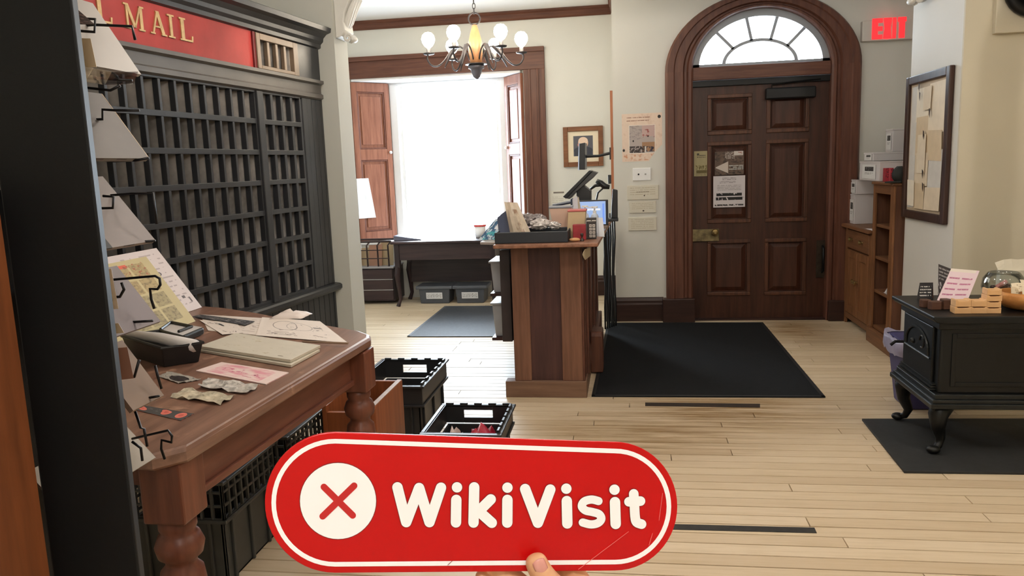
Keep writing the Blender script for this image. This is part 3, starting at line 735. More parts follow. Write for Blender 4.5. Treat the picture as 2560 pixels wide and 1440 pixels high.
# front with a door: arch, sprays and latch in relief
dr = MB(); dr.box(SX0-.014, SY0+.06, .335, SX0, SY1-.06, .62); door_o = dr.build('stove_door', iron, stove, 0.004)
m = MB(); yc = (SY0+SY1)/2
m.tube([(SX0-.016, yc-.15, .47)]+[(SX0-.018, yc+.15*cos(pi-pi*i/16), .49+.09*sin(pi*i/16)) for i in range(17)]+[(SX0-.016, yc+.15, .47)], 0.006, 6)
m.tube([(SX0-.016, yc-.17, .46), (SX0-.016, yc+.17, .46)], 0.005, 6)
m.build('door_arch', iron_r, door_o)
m = MB(); m.tube([(SX0-.016, yc-.06+.03*cos(t*.5), .52+.03*sin(t*.5)) for t in range(0, 11)], 0.004, 5); m.build('door_scroll', iron_r, door_o)
m = MB(); m.ball((SX0-.016, yc+.06, .50), .014, 8, 6); m.build('door_boss', iron_r, door_o)
m = MB(); m.tube([(SX0-.014, yc+.20, .46), (SX0-.055, yc+.20, .46), (SX0-.075, yc+.205, .44)], 0.008, 6); m.build('latch', black_metal, door_o)
for k in range(3): box('ash_ledge', iron_r, SX0-.018-.006*k, SY0+.03, .318+.012*(2-k), SX0, SY1-.03, .326+.012*(2-k), stove)
m = MB()
for (a, b, c, d) in ((SX0+.05, .345, SX0+.07, .60), (SX1-.07, .345, SX1-.05, .60), (SX0+.07, .58, SX1-.07, .60), (SX0+.07, .345, SX1-.07, .365)): m.box(a, SY0-.006, b, c, SY0, d)
m.build('side_bead', iron, stove, 0.002)
for (x, y, sx, sy) in ((SX0, SY0, -1, -1), (SX0, SY1, -1, 1), (SX1, SY0, 1, -1), (SX1, SY1, 1, 1)):
    X0, Y0 = x-sx*.02, y-sy*.02
    pts = [(X0-sx*.02, Y0-sy*.02, .25), (X0+sx*.012, Y0+sy*.012, .20), (X0+sx*.008, Y0+sy*.008, .14), (X0-sx*.012, Y0-sy*.012, .08), (X0+sx*.0, Y0, .045), (X0+sx*.032, Y0+sy*.024, .027)]
    m = MB(); m.tube(pts, [.055, .045, .033, .023, .018, .012], 10); m.ball((X0+sx*.03, Y0+sy*.022, .033), .026, 10, 6, (1.25, 1.1, .75))
    lg = m.build('leg', iron, stove, smooth=True)
    m = MB(); m.prism([(X0-sx*.06, .245), (X0+sx*.045, .245), (X0+sx*.045, .20), (X0+sx*.0, .205)], .012, 'y', Y0+sy*.03); m.build('leg_knee', iron_r, lg, 0.003)
m = MB(); m.tube([(2.27, 4.06, .69), (2.27, 4.06, 2.24)], 0.078, 20); m.tube([(2.27, 4.06, 2.22), (2.27, 4.09, 2.29), (2.27, 4.16, 2.33), (2.27, 4.94, 2.33)], 0.078, 20)
m.build('flue_pipe', M('flue_black', (16, 16, 17), 0.5, 0.3), stove, smooth=True)
fp = thing('flue_plate', (2.36, 4.98, 2.33), 'pale square wall plate with black collar where the flue goes in', 'wall plate')
box('plate', wall_yel, 2.085, 4.955, 2.095, 2.63, 4.999, 2.62, fp, 0.004)
MB().lathe([(.155, 0), (.165, .02), (.165, .05), (.14, .06), (.082, .06), (.082, 0)], (0, 0, 0), 28, cap=False).build('collar', black_metal, fp, smooth=True)
q = [o for o in COL.objects if o.name.startswith('collar')][0]; q.data.transform(Matrix.Rotation(radians(90), 4, 'X')); q.location = (2.27, 4.955, 2.33); q.matrix_parent_inverse = WM[fp.name].inverted()

# ------------------------------------------------------------------ pine cupboard and bookcase in the recess
pine = wood('pine', (100, 66, 42), (142, 98, 64), axis='z', rough=0.42)
pine_h = wood('pine_across', (94, 62, 42), (134, 94, 64), axis='y', rough=0.42)
pine_d = wood('pine_dark', (78, 49, 35), (108, 72, 52), axis='z', rough=0.45)
cup = thing('pine_cupboard', (2.1, 6.7, 0), 'low pine cupboard with drawer and two doors beside bookcase', 'cupboard')
KX, KY0, KY1, KZ = 1.87, 6.352, 7.08, 0.86
box('carcass', pine_d, KX+.02, KY0, 0.07, 2.40, KY1, KZ-.03, cup)
box('worktop', pine_h, KX-.035, KY0-.01, KZ-.03, 2.41, KY1+.015, KZ, cup, 0.006)
for y0, y1 in ((KY0, KY0+.06), (KY1-.06, KY1)): box('corner_stile', pine, KX, y0, 0.0, KX+.02, y1, KZ-.03, cup, 0.003)
box('skirt', pine_h, KX, KY0+.06, 0.05, KX+.02, KY1-.06, 0.10, cup, 0.003)
dw = box('drawer', pine_h, KX-.004, KY0+.065, 0.66, KX+.018, KY1-.065, 0.815, cup, 0.005)
for y in (KY0+.22, KY1-.22):
    m = MB(); m.lathe([(.008, 0), (.008, .012), (.018, .018), (.018, .028), (.008, .034)], (0, 0, 0), 12); k = m.build('knob', brass, dw)
    k.data.transform(Matrix.Rotation(radians(-90), 4, 'Y')); k.location = (KX-.004, y, .74); k.matrix_parent_inverse = WM[dw.name].inverted()
mid = (KY0+KY1)/2
for y0, y1, ky in ((KY0+.065, mid-.004, mid-.035), (mid+.004, KY1-.065, mid+.035)):
    m = MB()
    for (a, b, c, d) in ((y0, .105, y0+.06, .645), (y1-.06, .105, y1, .645), (y0+.06, .58, y1-.06, .645), (y0+.06, .105, y1-.06, .17)): m.box(KX-.004, a, b, KX+.018, c, d)
    d_ = m.build('door', pine, cup, 0.004)
    box('door_panel', pine, KX+.006, y0+.06, .17, KX+.016, y1-.06, .58, d_)
    m = MB(); m.lathe([(.008, 0), (.008, .012), (.019, .02), (.019, .03), (.008, .036)], (0, 0, 0), 12); k = m.build('knob', brass, d_)
    k.data.transform(Matrix.Rotation(radians(-90), 4, 'Y')); k.location = (KX-.004, ky, .40); k.matrix_parent_inverse = WM[d_.name].inverted()
bk = thing('bookcase', (2.1, 6.0, 0), 'narrow open pine bookcase between cupboard and pale wall pier', 'bookcase')
BX, BY0, BY1, BZ = 1.865, 5.865, 6.33, 1.235
for y0 in (BY0, BY1-.03): box('side', pine_d, BX+.015, y0, 0.0, 2.40, y0+.03, BZ-.02, bk)
m = MB(); m.box(BX, BY0, 0.0, BX+.015, BY0+.07, BZ-.02); s_ = m.build('face_stile', pine, bk, 0.002)
box('face_stile', pine, BX, BY1-.05, 0.0, BX+.015, BY1, BZ-.02, bk, 0.002)
box('face_rail', pine_h, BX, BY0+.07, BZ-.085, BX+.015, BY1-.05, BZ-.02, bk, 0.002)
box('top_board', pine_h, BX-.015, BY0-.01, BZ-.02, 2.41, BY1+.005, BZ, bk, 0.004)
box('back', pine_d, 2.385, BY0+.03, 0.0, 2.40, BY1-.03, BZ-.02, bk)
for z in (.12, .40, .66, .905): box('shelf', pine_h, BX+.017, BY0+.03, z-.011, 2.385, BY1-.03, z+.011, bk, 0.002)
box('kick_board', pine_h, BX-.02, BY0-.2, 0.0, BX+.015, BY1, .11, bk, 0.003)

# ------------------------------------------------------------------ writing desk under the window, chest beside it
dk = wood('desk_wood', (44, 34, 36), (66, 50, 50), axis='x', rough=0.36)
dk_z = wood('desk_leg_wood', (40, 31, 33), (60, 46, 46), axis='z', rough=0.36)
desk = thing('writing_desk', (-1.93, 8.25, 0), 'dark wooden writing desk standing under the bright window', 'desk')
DX0, DX1, DY0, DY1 = -2.46, -1.37, 8.0, 8.52
box('desktop', dk, DX0-.03, DY0-.03, .675, DX1+.03, DY1, .70, desk, 0.005)
box('apron', dk, DX0+.05, DY0+.012, .50, DX1-.05, DY0+.035, .675, desk, 0.003)
box('apron', dk, DX0+.03, DY1-.05, .20, DX1-.03, DY1-.03, .675, desk)
for x in (DX0, DX1-.05): box('side_apron', dk, x+.01, DY0+.05, .50, x+.03, DY1-.05, .675, desk)
for x, s in ((DX0, -1), (DX1-.055, 1)):
    for y in (DY0, DY1-.055):
        m = MB(); m.box(x, y, .42, x+.055, y+.055, .675); cx_, cy_ = x+.0275, y+.0275
        m.tube([(cx_, cy_, .43), (cx_+s*.012, cy_-.012, .34), (cx_-s*.0, cy_, .18), (cx_-s*.008, cy_, .08), (cx_+s*.008, cy_-.012, .03), (cx_+s*.018, cy_-.02, .0)], [.032, .032, .024, .019, .02, .024], 10)
        m.build('leg', dk_z, desk, 0.003)
chest = thing('low_chest', (-2.8, 8.35, 0), 'low dark chest of drawers with pale edges beside the desk', 'chest')
hx0, hx1, hy0, hy1 = -3.12, -2.53, 8.16, 8.54
box('carcass', dk_z, hx0, hy0+.012, .035, hx1, hy1, .40, chest)
for k in range(3): box('drawer', dk, hx0+.01, hy0-.004, .05+.116*k, hx1-.01, hy0+.014, .155+.116*k, chest, 0.003)
for k in range(2): box('pale_edge', M('edge_pale', (150, 146, 146), 0.4), hx0+.01, hy0-.010, .157+.116*k, hx1-.01, hy0+.012, .165+.116*k, chest)
box('top_board', M('chest_top', (142, 140, 142), 0.35, var=.2), hx0-.01, hy0-.02, .40, hx1+.012, hy1, .418, chest, 0.004)
rk = thing('letter_rack', (-2.8, 8.3, .418), 'dark iron letter rack holding papers on the low chest', 'rack')
m = MB(); irr = M('rack_iron', (54, 42, 42), 0.4, 0.4)
z0, z1 = .418, .69
for x in (-3.06, -2.94, -2.82, -2.70, -2.58): m.tube([(x, hy0+.02, z0), (x, hy0+.02, z0+.1), (x+.005, hy0+.0, z1-.04), (x+.03, hy0+.04, z1)], 0.009, 6)
for x in (-3.06, -2.58): m.tube([(x, hy1-.06, z0), (x, hy1-.06, z1)], 0.009, 6)
m.build('uprights', irr, rk)
for z in (z0+.09, z0+.18): m = MB(); m.tube([(-3.07, hy0+.015, z), (-2.57, hy0+.015, z)], 0.006, 6); m.build('cross_bar', irr, rk)
m = MB(); m.tube([(-3.08, hy0+.03, z1), (-2.55, hy0+.03, z1)], 0.012, 6); m.tube([(-3.08, hy1-.06, z1), (-2.55, hy1-.06, z1)], .012, 6); m.build('top_bar', irr, rk)

# ------------------------------------------------------------------ chandelier
iron_c = M('chandelier_iron', (64, 60, 62), 0.5, 0.4, var=0.2, scale=20)
turn_w = M('chandelier_wood', (196, 140, 96), 0.4, var=0.15, scale=12)
bulb_m = M('bulb_glow', (255, 240, 216), 0.3, var=0, emit=60.0)
CX, CY, Q = -1.262, 6.8, 2.20
ch = thing('chandelier', (CX, CY, Q), 'iron chandelier with wooden centre and lit bulbs hanging before window', 'chandelier')
MB().lathe([(.008, 0), (.03, .02), (.045, .06), (.052, .085), (.068, .09), (.07, .115), (.05, .12)], (CX, CY, Q), 20).build('finial', M('finial_grey', (104, 102, 110), 0.4, 0.4), ch, smooth=True)
MB().lathe([(.05, .118), (.095, .122), (.095, .128), (.05, .132)], (CX, CY, Q), 20).build('lower_plate', iron_c, ch)
MB().lathe([(.052, .13), (.058, .2), (.062, .26), (.06, .30), (.046, .36), (.026, .43), (.02, .45)], (CX, CY, Q), 20).build('wooden_centre', turn_w, ch, smooth=True)
m = MB(); m.tube([(CX+.05*cos(2*pi*i/20), CY, Q+.50+.05*sin(2*pi*i/20)) for i in range(21)], 0.007, 6); m.build('ring', iron_c, ch, smooth=True)
m = MB(); z = Q+.54; k = 0
while z < CZ-.02:
    pts = []
    for i in range(13):
        a = 2*pi*i/12; e = .012*cos(a); f = .026*sin(a)
        pts.append((CX+(e if k % 2 else 0), CY+(0 if k % 2 else e), z+.022+f))
    m.tube(pts, 0.0035, 5); z += .042; k += 1
m.build('chain', iron_c, ch)
MB().lathe([(.05, 0), (.055, .01), (.03, .03), (.0, .035)], (CX, CY, CZ-.036), 16, cap=False).build('ceiling_rose', iron_c, ch)
for i, a in enumerate((18, 75, 132, 198, 255, 312)):
    a = radians(a); ux, uy = cos(a), sin(a)
    prof = [(.05, .16), (.09, .24), (.15, .275), (.21, .24), (.27, .16), (.33, .115), (.385, .125), (.415, .175), (.405, .215)]
    sm = []
    for j in range(len(prof)-1):
        p0 = prof[max(0, j-1)]; p1 = prof[j]; p2 = prof[j+1]; p3 = prof[min(len(prof)-1, j+2)]
        for t in (0, .33, .66):
            f = lambda q0, q1, q2, q3: .5*((2*q1)+(-q0+q2)*t+(2*q0-5*q1+4*q2-q3)*t*t+(-q0+3*q1-3*q2+q3)*t**3)
            sm.append((f(p0[0], p1[0], p2[0], p3[0]), f(p0[1], p1[1], p2[1], p3[1])))
    sm.append(prof[-1])
    m = MB(); m.tube([(CX+r*ux, CY+r*uy, Q+z) for r, z in sm], 0.0075, 6)
    arm = m.build('arm', iron_c, ch, smooth=True)
    m = MB(); m.tube([(CX+(.14+.13*s_)*ux, CY+(.14+.13*s_)*uy, Q+.27-.17*s_*s_) for s_ in (0, .3, .6, 1.0)], [.004, .022, .018, .004], 6); m.build('leaf', iron_c, arm)
    bx_, by_ = CX+.40*ux, CY+.40*uy
    MB().lathe([(.012, .205), (.045, .212), (.05, .222), (.018, .226), (.018, .262), (.012, .264)], (bx_, by_, Q), 14).build('cup', iron_c, arm, smooth=True)
    m = MB(); m.lathe([(.012, .262), (.034, .28), (.052, .308), (.058, .335), (.050, .366), (.028, .388), (.0, .394)], (bx_, by_, Q), 14, cap=False)
    m.build('bulb', bulb_m, arm, smooth=True)
# ------------------------------------------------------------------ things on the door and walls
def wall_sheet(name, px, y, m, label, cat, th=0.002, group=None, wob=None, nx=1, ny=1):
    """flat thing on a wall that faces the room; px = its box in the photograph"""
    a, b = ony(px[0], px[3], y), ony(px[2], px[1], y)
    q = MB(); q.sheet((a.x, y-th, a.z), (b.x, y-th, a.z), (b.x, y-th, b.z), (a.x, y-th, b.z), th, nx, ny, wob)
    return tag(q.build(name, m), label, cat, group)
yl = ly-0.013
m = PM('leaflet', (168, 156, 118), var=.05).rect(.16, .12, .90, .24, (92, 80, 40)).blot(.12, .26, .88, .44, (104, 92, 48), 9, .48).lines(.12, .02, .9, .12, 2, (110, 98, 66)).lines(.2, .72, .8, .86, 2, (84, 76, 60)).disc(.28, .88, .09, .03, (30, 28, 26)).done()
wall_sheet('leaflet', (1735, 377, 1771, 441), ly-0.001, m, 'small yellowish leaflet stuck on the dark door edge near lock', 'leaflet')
m = PM('cave_poster', (96, 78, 66), var=.3).blot(0, 0, 1, .35, (52, 42, 38), 8, .5).blot(0, .5, 1, 1, (66, 52, 46), 7, .5).blot(.35, .68, .68, .98, (160, 148, 140), 20, .46).rect(.66, .82, .97, 1, (205, 196, 190)).blot(.8, .86, .95, .98, (150, 90, 70), 14, .5).lines(.48, .2, .98, .42, 3, (176, 176, 170), .6, 10)
m = m.put(mth(m.nt, 'MULTIPLY', m.box(.03, .06, .46, .60), mth(m.nt, 'LESS_THAN', mth(m.nt, 'ABSOLUTE', mth(m.nt, 'SUBTRACT', m.v, .32)), mth(m.nt, 'MULTIPLY', m.u, .55))), (196, 184, 174)).done()
wall_sheet('poster', (1787, 377, 1860, 438), yl, m, 'brown picture poster with pale arrowhead shape on dark door', 'poster')
m = PM('notice', (205, 198, 200), var=.02).lines(.28, .86, .72, .95, 2, (110, 106, 106), .4).lines(.2, .76, .7, .84, 2, (120, 116, 116), .4).lines(.12, .53, .88, .72, 4, (150, 146, 146), .4).lines(.1, .35, .9, .46, 1, (22, 20, 20), .85, 13, .36).lines(.05, .22, .95, .33, 1, (22, 20, 20), .85, 15, .38).lines(.05, .03, .95, .11, 1, (50, 48, 48), .6, 18).done()
wall_sheet('notice', (1783, 438, 1863, 519), yl-.003, m, 'white paper notice with two bold black lines on dark door', 'notice')
yw = DY
m = PM('map_poster', (228, 206, 188), var=.06).blot(.0, .0, 1, 1, (208, 178, 158), 5, .52, .2).blot(.02, .02, .98, .16, (205, 150, 118), 9, .5, .1).rect(.17, .17, .83, .76, (236, 226, 216)).rect(.185, .18, .815, .75, (176, 164, 160)).blot(.185, .46, .5, .75, (150, 140, 138), 14, .5, .1, sy=2).rect(.5, .52, .815, .75, (196, 164, 158), .8).blot(.5, .5, .815, .75, (150, 84, 78), 9, .56, .03).rect(.5, .2, .815, .4, (160, 118, 82), .9).blot(.185, .18, .58, .32, (60, 50, 50), 20, .42).blot(.58, .2, .8, .31, (52, 48, 62), 12, .45).rect(.565, .19, .6, .31, (220, 214, 208)).lines(.12, .82, .7, .95, 2, (150, 110, 90), .25, 30).disc(.28, .43, .02, .02, (40, 34, 34)).disc(.65, .52, .02, .015, (40, 36, 36)).disc(.93, .92, .04, .035, (40, 36, 34)).disc(.04, .24, .03, .03, (30, 28, 28)).done()
wall_sheet('art_poster', (1556, 281, 1655, 405), yw, m, 'cream poster with framed landscape picture pinned beside door casing', 'poster', wob=lambda a, b: -.003*a*(1-b), nx=4, ny=4)
a, b = ony(1582, 452, yw), ony(1627, 419, yw)
swt = thing('switch_plate', ((a.x+b.x)/2, yw, a.z), 'white switch plate with two small toggles under the art poster', 'switch')
box('plate', white_wood, a.x, yw-.010, a.z, b.x, yw-.0005, b.z, swt, .004)
for f, mm in ((.32, black_metal), (.70, M('toggle_grey', (150, 150, 148), .4))): q = MB(); q.ball((a.x+(b.x-a.x)*f, yw-.012, (a.z+b.z)/2), .008, 8, 6); q.build('toggle', mm, swt)
for i, (px, lab) in enumerate((((1568, 462, 1646, 500), 'widest cream plaque on the pale wall, just under the switch plate'), ((1573, 502, 1640, 533), 'cream plaque with single dark dot, middle of three on wall'), ((1571, 542, 1641, 577), 'lowest cream plaque of three on the pale wall'))):
    m = PM('plaque_print_%d' % i, (210, 204, 188), var=.02).lines(.1, .12 if i == 2 else .3, .9, .9, 6 if i == 2 else 4, (188, 178, 156), .35, 24)
    if i == 0: m = m.lines(.3, .5, .7, .58, 1, (130, 118, 96), .6, 20).disc(.55, .28, .02, .05, (60, 50, 40))
    if i == 1: m = m.disc(.53, .18, .035, .06, (44, 34, 26))
    a, b = ony(px[0], px[3], yw), ony(px[2], px[1], yw)
    q = MB(); q.sheet((a.x, yw-.012, a.z), (b.x, yw-.012, a.z), (b.x, yw-.012, b.z), (a.x, yw-.012, b.z), .0115)
    tag(q.build('plaque', m.done(), None, .003), lab, 'plaque', 'three cream plaques on the wall by the door')
# exit sign
a, b = ony(2155, 104, DY-.06), ony(2290, 44, DY-.06)
ex = thing('exit_sign', ((a.x+b.x)/2, DY, a.z), 'white box sign with glowing red EXIT letters above white boxes', 'exit sign')
box('housing', M('sign_white', (206, 200, 192), .4, var=.02), a.x, DY-.06, a.z, b.x, DY-.0005, b.z, ex, .006)
red_e = M('exit_red', (255, 46, 52), .4, var=.12, scale=16, emit=1.1)
Lh0, Lh1 = ony(2180, 99, DY-.06).z, ony(2180, 47, DY-.06).z
def exl(ch, xa, xb):
    m = MB(); y0, y1 = DY-.066, DY-.0595; w_ = xb-xa; h = Lh1-Lh0; t = .045
    if ch == 'E':
        m.box(xa, y0, Lh0, xa+t, y1, Lh1)
        for k in (0, .5, 1): zc = Lh0+t*.4+(h-t*.8)*k; m.box(xa+t, y0, zc-t*.4, xb, y1, zc+t*.4)
    if ch == 'I': m.box(xa, y0, Lh0, xb, y1, Lh1)
    if ch == 'T': c = (xa+xb)/2; m.box(xa, y0, Lh1-t*.8, xb, y1, Lh1); m.box(c-t/2, y0, Lh0, c+t/2, y1, Lh1-t*.8)
    if ch == 'X':
        for s in (0, 1):
            p = [(xa, Lh0), (xa+t*1.1, Lh0), (xb, Lh1), (xb-t*1.1, Lh1)]
            if s: p = [(xa+xb-x, z) for x, z in p]
            m.prism(p, y1-y0+.0008*s, 'y', y0-.0008*s)
    m.build('letter', red_e, ex)
X = lambda p: ony(p, 72, DY-.06).x
exl('E', X(2180), X(2206)); exl('X', X(2208), X(2229)); exl('I', X(2231), X(2240)); exl('T', X(2244), X(2265))
# portrait
a, b = ony(1410, 418, WY), ony(1507, 314, WY)
pf = thing('framed_portrait', ((a.x+b.x)/2, WY, a.z), 'small framed portrait of a bald figure on wall beside window', 'picture')
def frame4(x0, z0, x1, z1, w_, y0, y1, m_, parent, bev=.004):
    m = MB()
    for c in ((x0, z0, x0+w_, z1), (x1-w_, z0, x1, z1), (x0+w_, z0, x1-w_, z0+w_), (x0+w_, z1-w_, x1-w_, z1)): m.box(c[0], y0, c[1], c[2], y1, c[3])
    return m.build('frame', m_, parent, bev)
frame4(a.x, a.z, b.x, b.z, .05, WY-.03, WY-.0005, wood('picture_frame', (96, 58, 36), (140, 92, 60), axis='x'), pf)
m = PM('portrait_print', (226, 212, 186), var=.02).rect(.19, .2, .81, .84, (84, 84, 92)).disc(.5, .62, .16, .18, (214, 176, 150)).disc(.5, .68, .15, .12, (226, 198, 176)).disc(.36, .56, .04, .05, (190, 120, 100)).rect(.22, .2, .78, .40, (52, 54, 66)).disc(.5, .38, .3, .12, (52, 54, 66)).disc(.5, .42, .07, .06, (200, 200, 206)).done()
q = MB(); q.sheet((a.x+.045, WY-.012, a.z+.045), (b.x-.045, WY-.012, a.z+.045), (b.x-.045, WY-.012, b.z-.045), (a.x+.045, WY-.012, b.z-.045), .003); q.build('print', m, pf)
# framed collage of papers on the pier
PX = 1.94
f0 = onx(2258, 200, PX); f1 = onx(2386, 163, PX); f2 = onx(2262, 541, PX); f3 = onx(2375, 563, PX)
ya, yb = f1.y-.02, f0.y-.16; za, zb = (f2.z+f3.z)/2, (f0.z+f1.z)/2
yb = 5.845; 
cf = thing('paper_collage', (PX, (ya+yb)/2, za), 'dark framed collage of yellowed letters hanging on the pale pier', 'picture')
m = MB(); wf = .055
for c in ((ya, za, ya+wf, zb), (yb-wf, za, yb, zb), (ya+wf, za, yb-wf, za+wf), (ya+wf, zb-wf, yb-wf, zb)): m.box(PX-.032, c[0], c[1], PX-.0005, c[2], c[3])
m.build('frame', wood('collage_frame', (44, 30, 26), (70, 48, 40), axis='z', rough=.4), cf, .006)
box('backing', M('collage_back', (178, 160, 136), .7, var=.08), PX-.012, ya+wf, za+wf, PX-.002, yb-wf, zb-wf, cf)
cream = [M('old_paper_%d' % i, c, .7, var=.06, scale=14) for i, c in enumerate(((216, 200, 176), (224, 210, 188), (208, 188, 158), (204, 200, 194), (228, 218, 200)))]
rp = random.Random(5); H_, W_ = zb-za-2*wf, yb-ya-2*wf
# (u from the far side to the near side, v up, width, height, paper)
for k, (u, v, w_, h, pi_) in enumerate(((.02, .02, .17, .96, 3), (.18, .70, .34, .26, 4), (.20, .44, .34, .30, 2), (.54, .60, .42, .38, 1), (.22, .20, .36, .26, 0), (.60, .18, .34, .30, 3), (.56, .40, .36, .22, 2), (.24, .02, .28, .20, 2), (.54, .02, .40, .18, 0), (.30, .30, .22, .30, 1), (.42, .78, .2, .18, 0), (.06, .04, .2, .2, 4))):
    y1_ = yb-wf-u*W_; y0_ = max(ya+wf+.004, y1_-w_*W_); z0_ = za+wf+v*H_; z1_ = min(zb-wf-.004, z0_+h*H_); x = PX-.0125-.0012*k
    t = rp.uniform(-.006, .006); q = MB(); q.sheet((x, y1_+t, z0_), (x, y0_+t, z0_+t), (x, y0_-t, z1_), (x, y1_-t, z1_-t), .001); q.build('letter_sheet', cream[pi_], cf)
for k, (u, v) in enumerate(((.30, .93), (.33, .86), (.48, .56), (.50, .26), (.52, .16), (.62, .72))):
    q = MB(); y_ = yb-wf-u*W_; z_ = za+wf+v*H_; q.prism([(y_, z_), (y_+.012, z_+.02), (y_+.016, z_+.06), (y_-.004, z_+.05)], .001, 'x', PX-.0285); q.build('dark_scrap', M('scrap', (52, 34, 28), .7), cf)
# white carved brackets under the beam
plaster = M('plaster_white', (222, 221, 216), .5, var=.04, bump=.1, bscale=60)
def corbel(x, s, y0, y1, ztop, label, H=.34, D=.16):
    """s: +1 points towards larger x"""
    t = thing('carved_bracket', (x, (y0+y1)/2, ztop-H), label, 'bracket')
    prof = [(0, 0), (.035, .012), (.055, .05), (.05, .10), (.06, .16), (.085, .22), (.11, .27), (.115, .30), (.115, .31), (0, .31)]
    q = MB(); q.prism([(x+s*a*D/.16*1.2, ztop-H+b*H/.34) for a, b in prof], y1-y0-.05, 'y', y0+.025); body = q.build('body', plaster, t, .008)
    box('cap', plaster, x, y0, ztop-.035, x+s*D, y1, ztop, t, .006)
    q = MB(); yc = (y0+y1)/2
    for f, wq in ((.2, .014), (.4, .018), (.6, .018), (.8, .014)):
        yq = y0+.02+(y1-y0-.04)*f
        q.tube([(x+s*.048*D/.16, yq+(yc-yq)*.55, ztop-H+.055), (x+s*.068*D/.16, yq, ztop-H+.12), (x+s*.10*D/.16, yq, ztop-H+.2), (x+s*.145*D/.16, yq, ztop-H+.275)], [.006, wq, wq, .008], 8)
    q.build('acanthus', plaster, body, smooth=True)
    q = MB(); q.tube([(x+s*(.07+.03*(1-i/14)*cos(i*.75)), yc-.045, ztop-H+.005+.03*(1-i/14)*sin(i*.75)) for i in range(14)], .011, 7); q.tube([(x+s*(.07+.03*(1-i/14)*cos(i*.75)), yc+.045, ztop-H+.005+.03*(1-i/14)*sin(i*.75)) for i in range(14)], .011, 7)
    q.ball((x+s*.10, yc, ztop-H+.0), .024, 10, 7, (1, 2.2, 1)); q.build('volute', plaster, body, smooth=True)
corbel(-2.0, 1, 5.41, 5.65, 2.74, 'white plaster acanthus bracket at top of pier by mail cabinet', .36, .17)
corbel(1.94, -1, 5.47, 5.72, 2.74, 'white plaster acanthus bracket above the framed collage of letters', .33, .16)

# ------------------------------------------------------------------ floor mats, slots
mat_b = M('mat_black', (18, 20, 23), .9, spec=.2, var=.18, scale=40, bump=.25, bscale=300)
def fmat(name, pts, m_, rim, label, cat):
    q = MB(); q.prism(pts, .007, 'z', .0012); o = q.build(name, m_); tag(o, label, cat)
    n_ = len(pts); q = MB()
    for i in range(n_):
        a, b = Vector(pts[i]), Vector(pts[(i+1) % n_]); d = (b-a).normalized(); nn = Vector((-d.y, d.x))*.022
        q.hexa([(a.x, a.y, .0082), (b.x, b.y, .0082), (b.x+nn.x, b.y+nn.y, .0082), (a.x+nn.x, a.y+nn.y, .0082)], [(a.x, a.y, .0090), (b.x, b.y, .0090), (b.x+nn.x, b.y+nn.y, .0090), (a.x+nn.x, a.y+nn.y, .0090)])
    q.build('rim', rim, o)
fmat('door_mat', [(-.235, 4.75), (1.17, 4.765), (1.175, 7.0), (-.19, 7.03)], mat_b, M('mat_rim', (20, 20, 21), .6), 'large black entrance mat on the planks before the door', 'mat')
fmat('runner_mat', [(-1.925, 6.50), (-.86, 6.48), (-.86, 7.95), (-1.93, 7.97)], M('mat_grey', (62, 66, 72), .6, var=.18, scale=40, bump=.2, bscale=300), M('mat_grey_rim', (80, 84, 92), .5), 'grey ribbed mat on the planks between desk and counter', 'mat')
slot_m = M('floor_slot', (42, 30, 22), .7, .2, var=.4, scale=20)
for p, lab in ((((1613, 1007), (1613, 1015), (1900, 1019), (1900, 1010)), 'long narrow brown metal strip let into planks by entrance mat'), (((1640, 1310), (1640, 1323), (2042, 1333), (2036, 1320)), 'long narrow black strip let into planks nearest the viewer')):
    P = [fl(*k) for k in p]; q = MB(); q.prism([(v.x, v.y) for v in P], .004, 'z', -.002)
    tag(q.build('floor_strip', slot_m if '1007' in str(p) else M('floor_slot_black', (34, 32, 30), .7, var=.4, scale=30)), lab, 'floor strip', 'strips let into the floor')

# ------------------------------------------------------------------ boxes and things on cupboard and bookcase
carton = M('carton_white', (206, 200, 200), .6, var=.02)
def shipbox(xf, yn, yf, z0, w_, h, lab, dark, sc=1.0):
    t = thing('shipping_box', (xf+w_/2, (yn+yf)/2, z0), lab, 'box', 'white cartons stacked on the pine furniture')
    box('carton', carton, xf, yn, z0+.0005, xf+w_, yf, z0+h, t, .003)
    box('lid_flap', carton, xf-.003, yn-.003, z0+h-.012, xf+w_+.003, yf+.003, z0+h, t, .002)
    m = PM('ship_label_%d' % len(MATS), (222, 220, 218), var=.01).rect(.2, .55, .85, .86, (44, 42, 42)).blot(.25, .6, .8, .8, (190, 188, 186), 16, .55).lines(.2, .3, .8, .46, 2, (150, 146, 146), .5, 8).done()
    q = MB(); c = (yn+yf)/2; l_ = min(.34, (yf-yn)*.7)
    q.sheet((xf-.0042, c+l_/2, z0+h*.1), (xf-.0042, c-l_/2, z0+h*.1), (xf-.0042, c-l_/2, z0+h*.82), (xf-.0042, c+l_/2, z0+h*.82), .001); q.build('label', m, t)
def zat(px, py, x, y): return onx(px, py, x).z if y is None else ony(px, py, y).z
def ybox(px, x): return onx(px, 500, x).y
b1 = (ybox(2136, 1.93), ybox(2110, 1.93))
def yb2(x, pn, pf): return ybox(pn, x), ybox(pf, x)
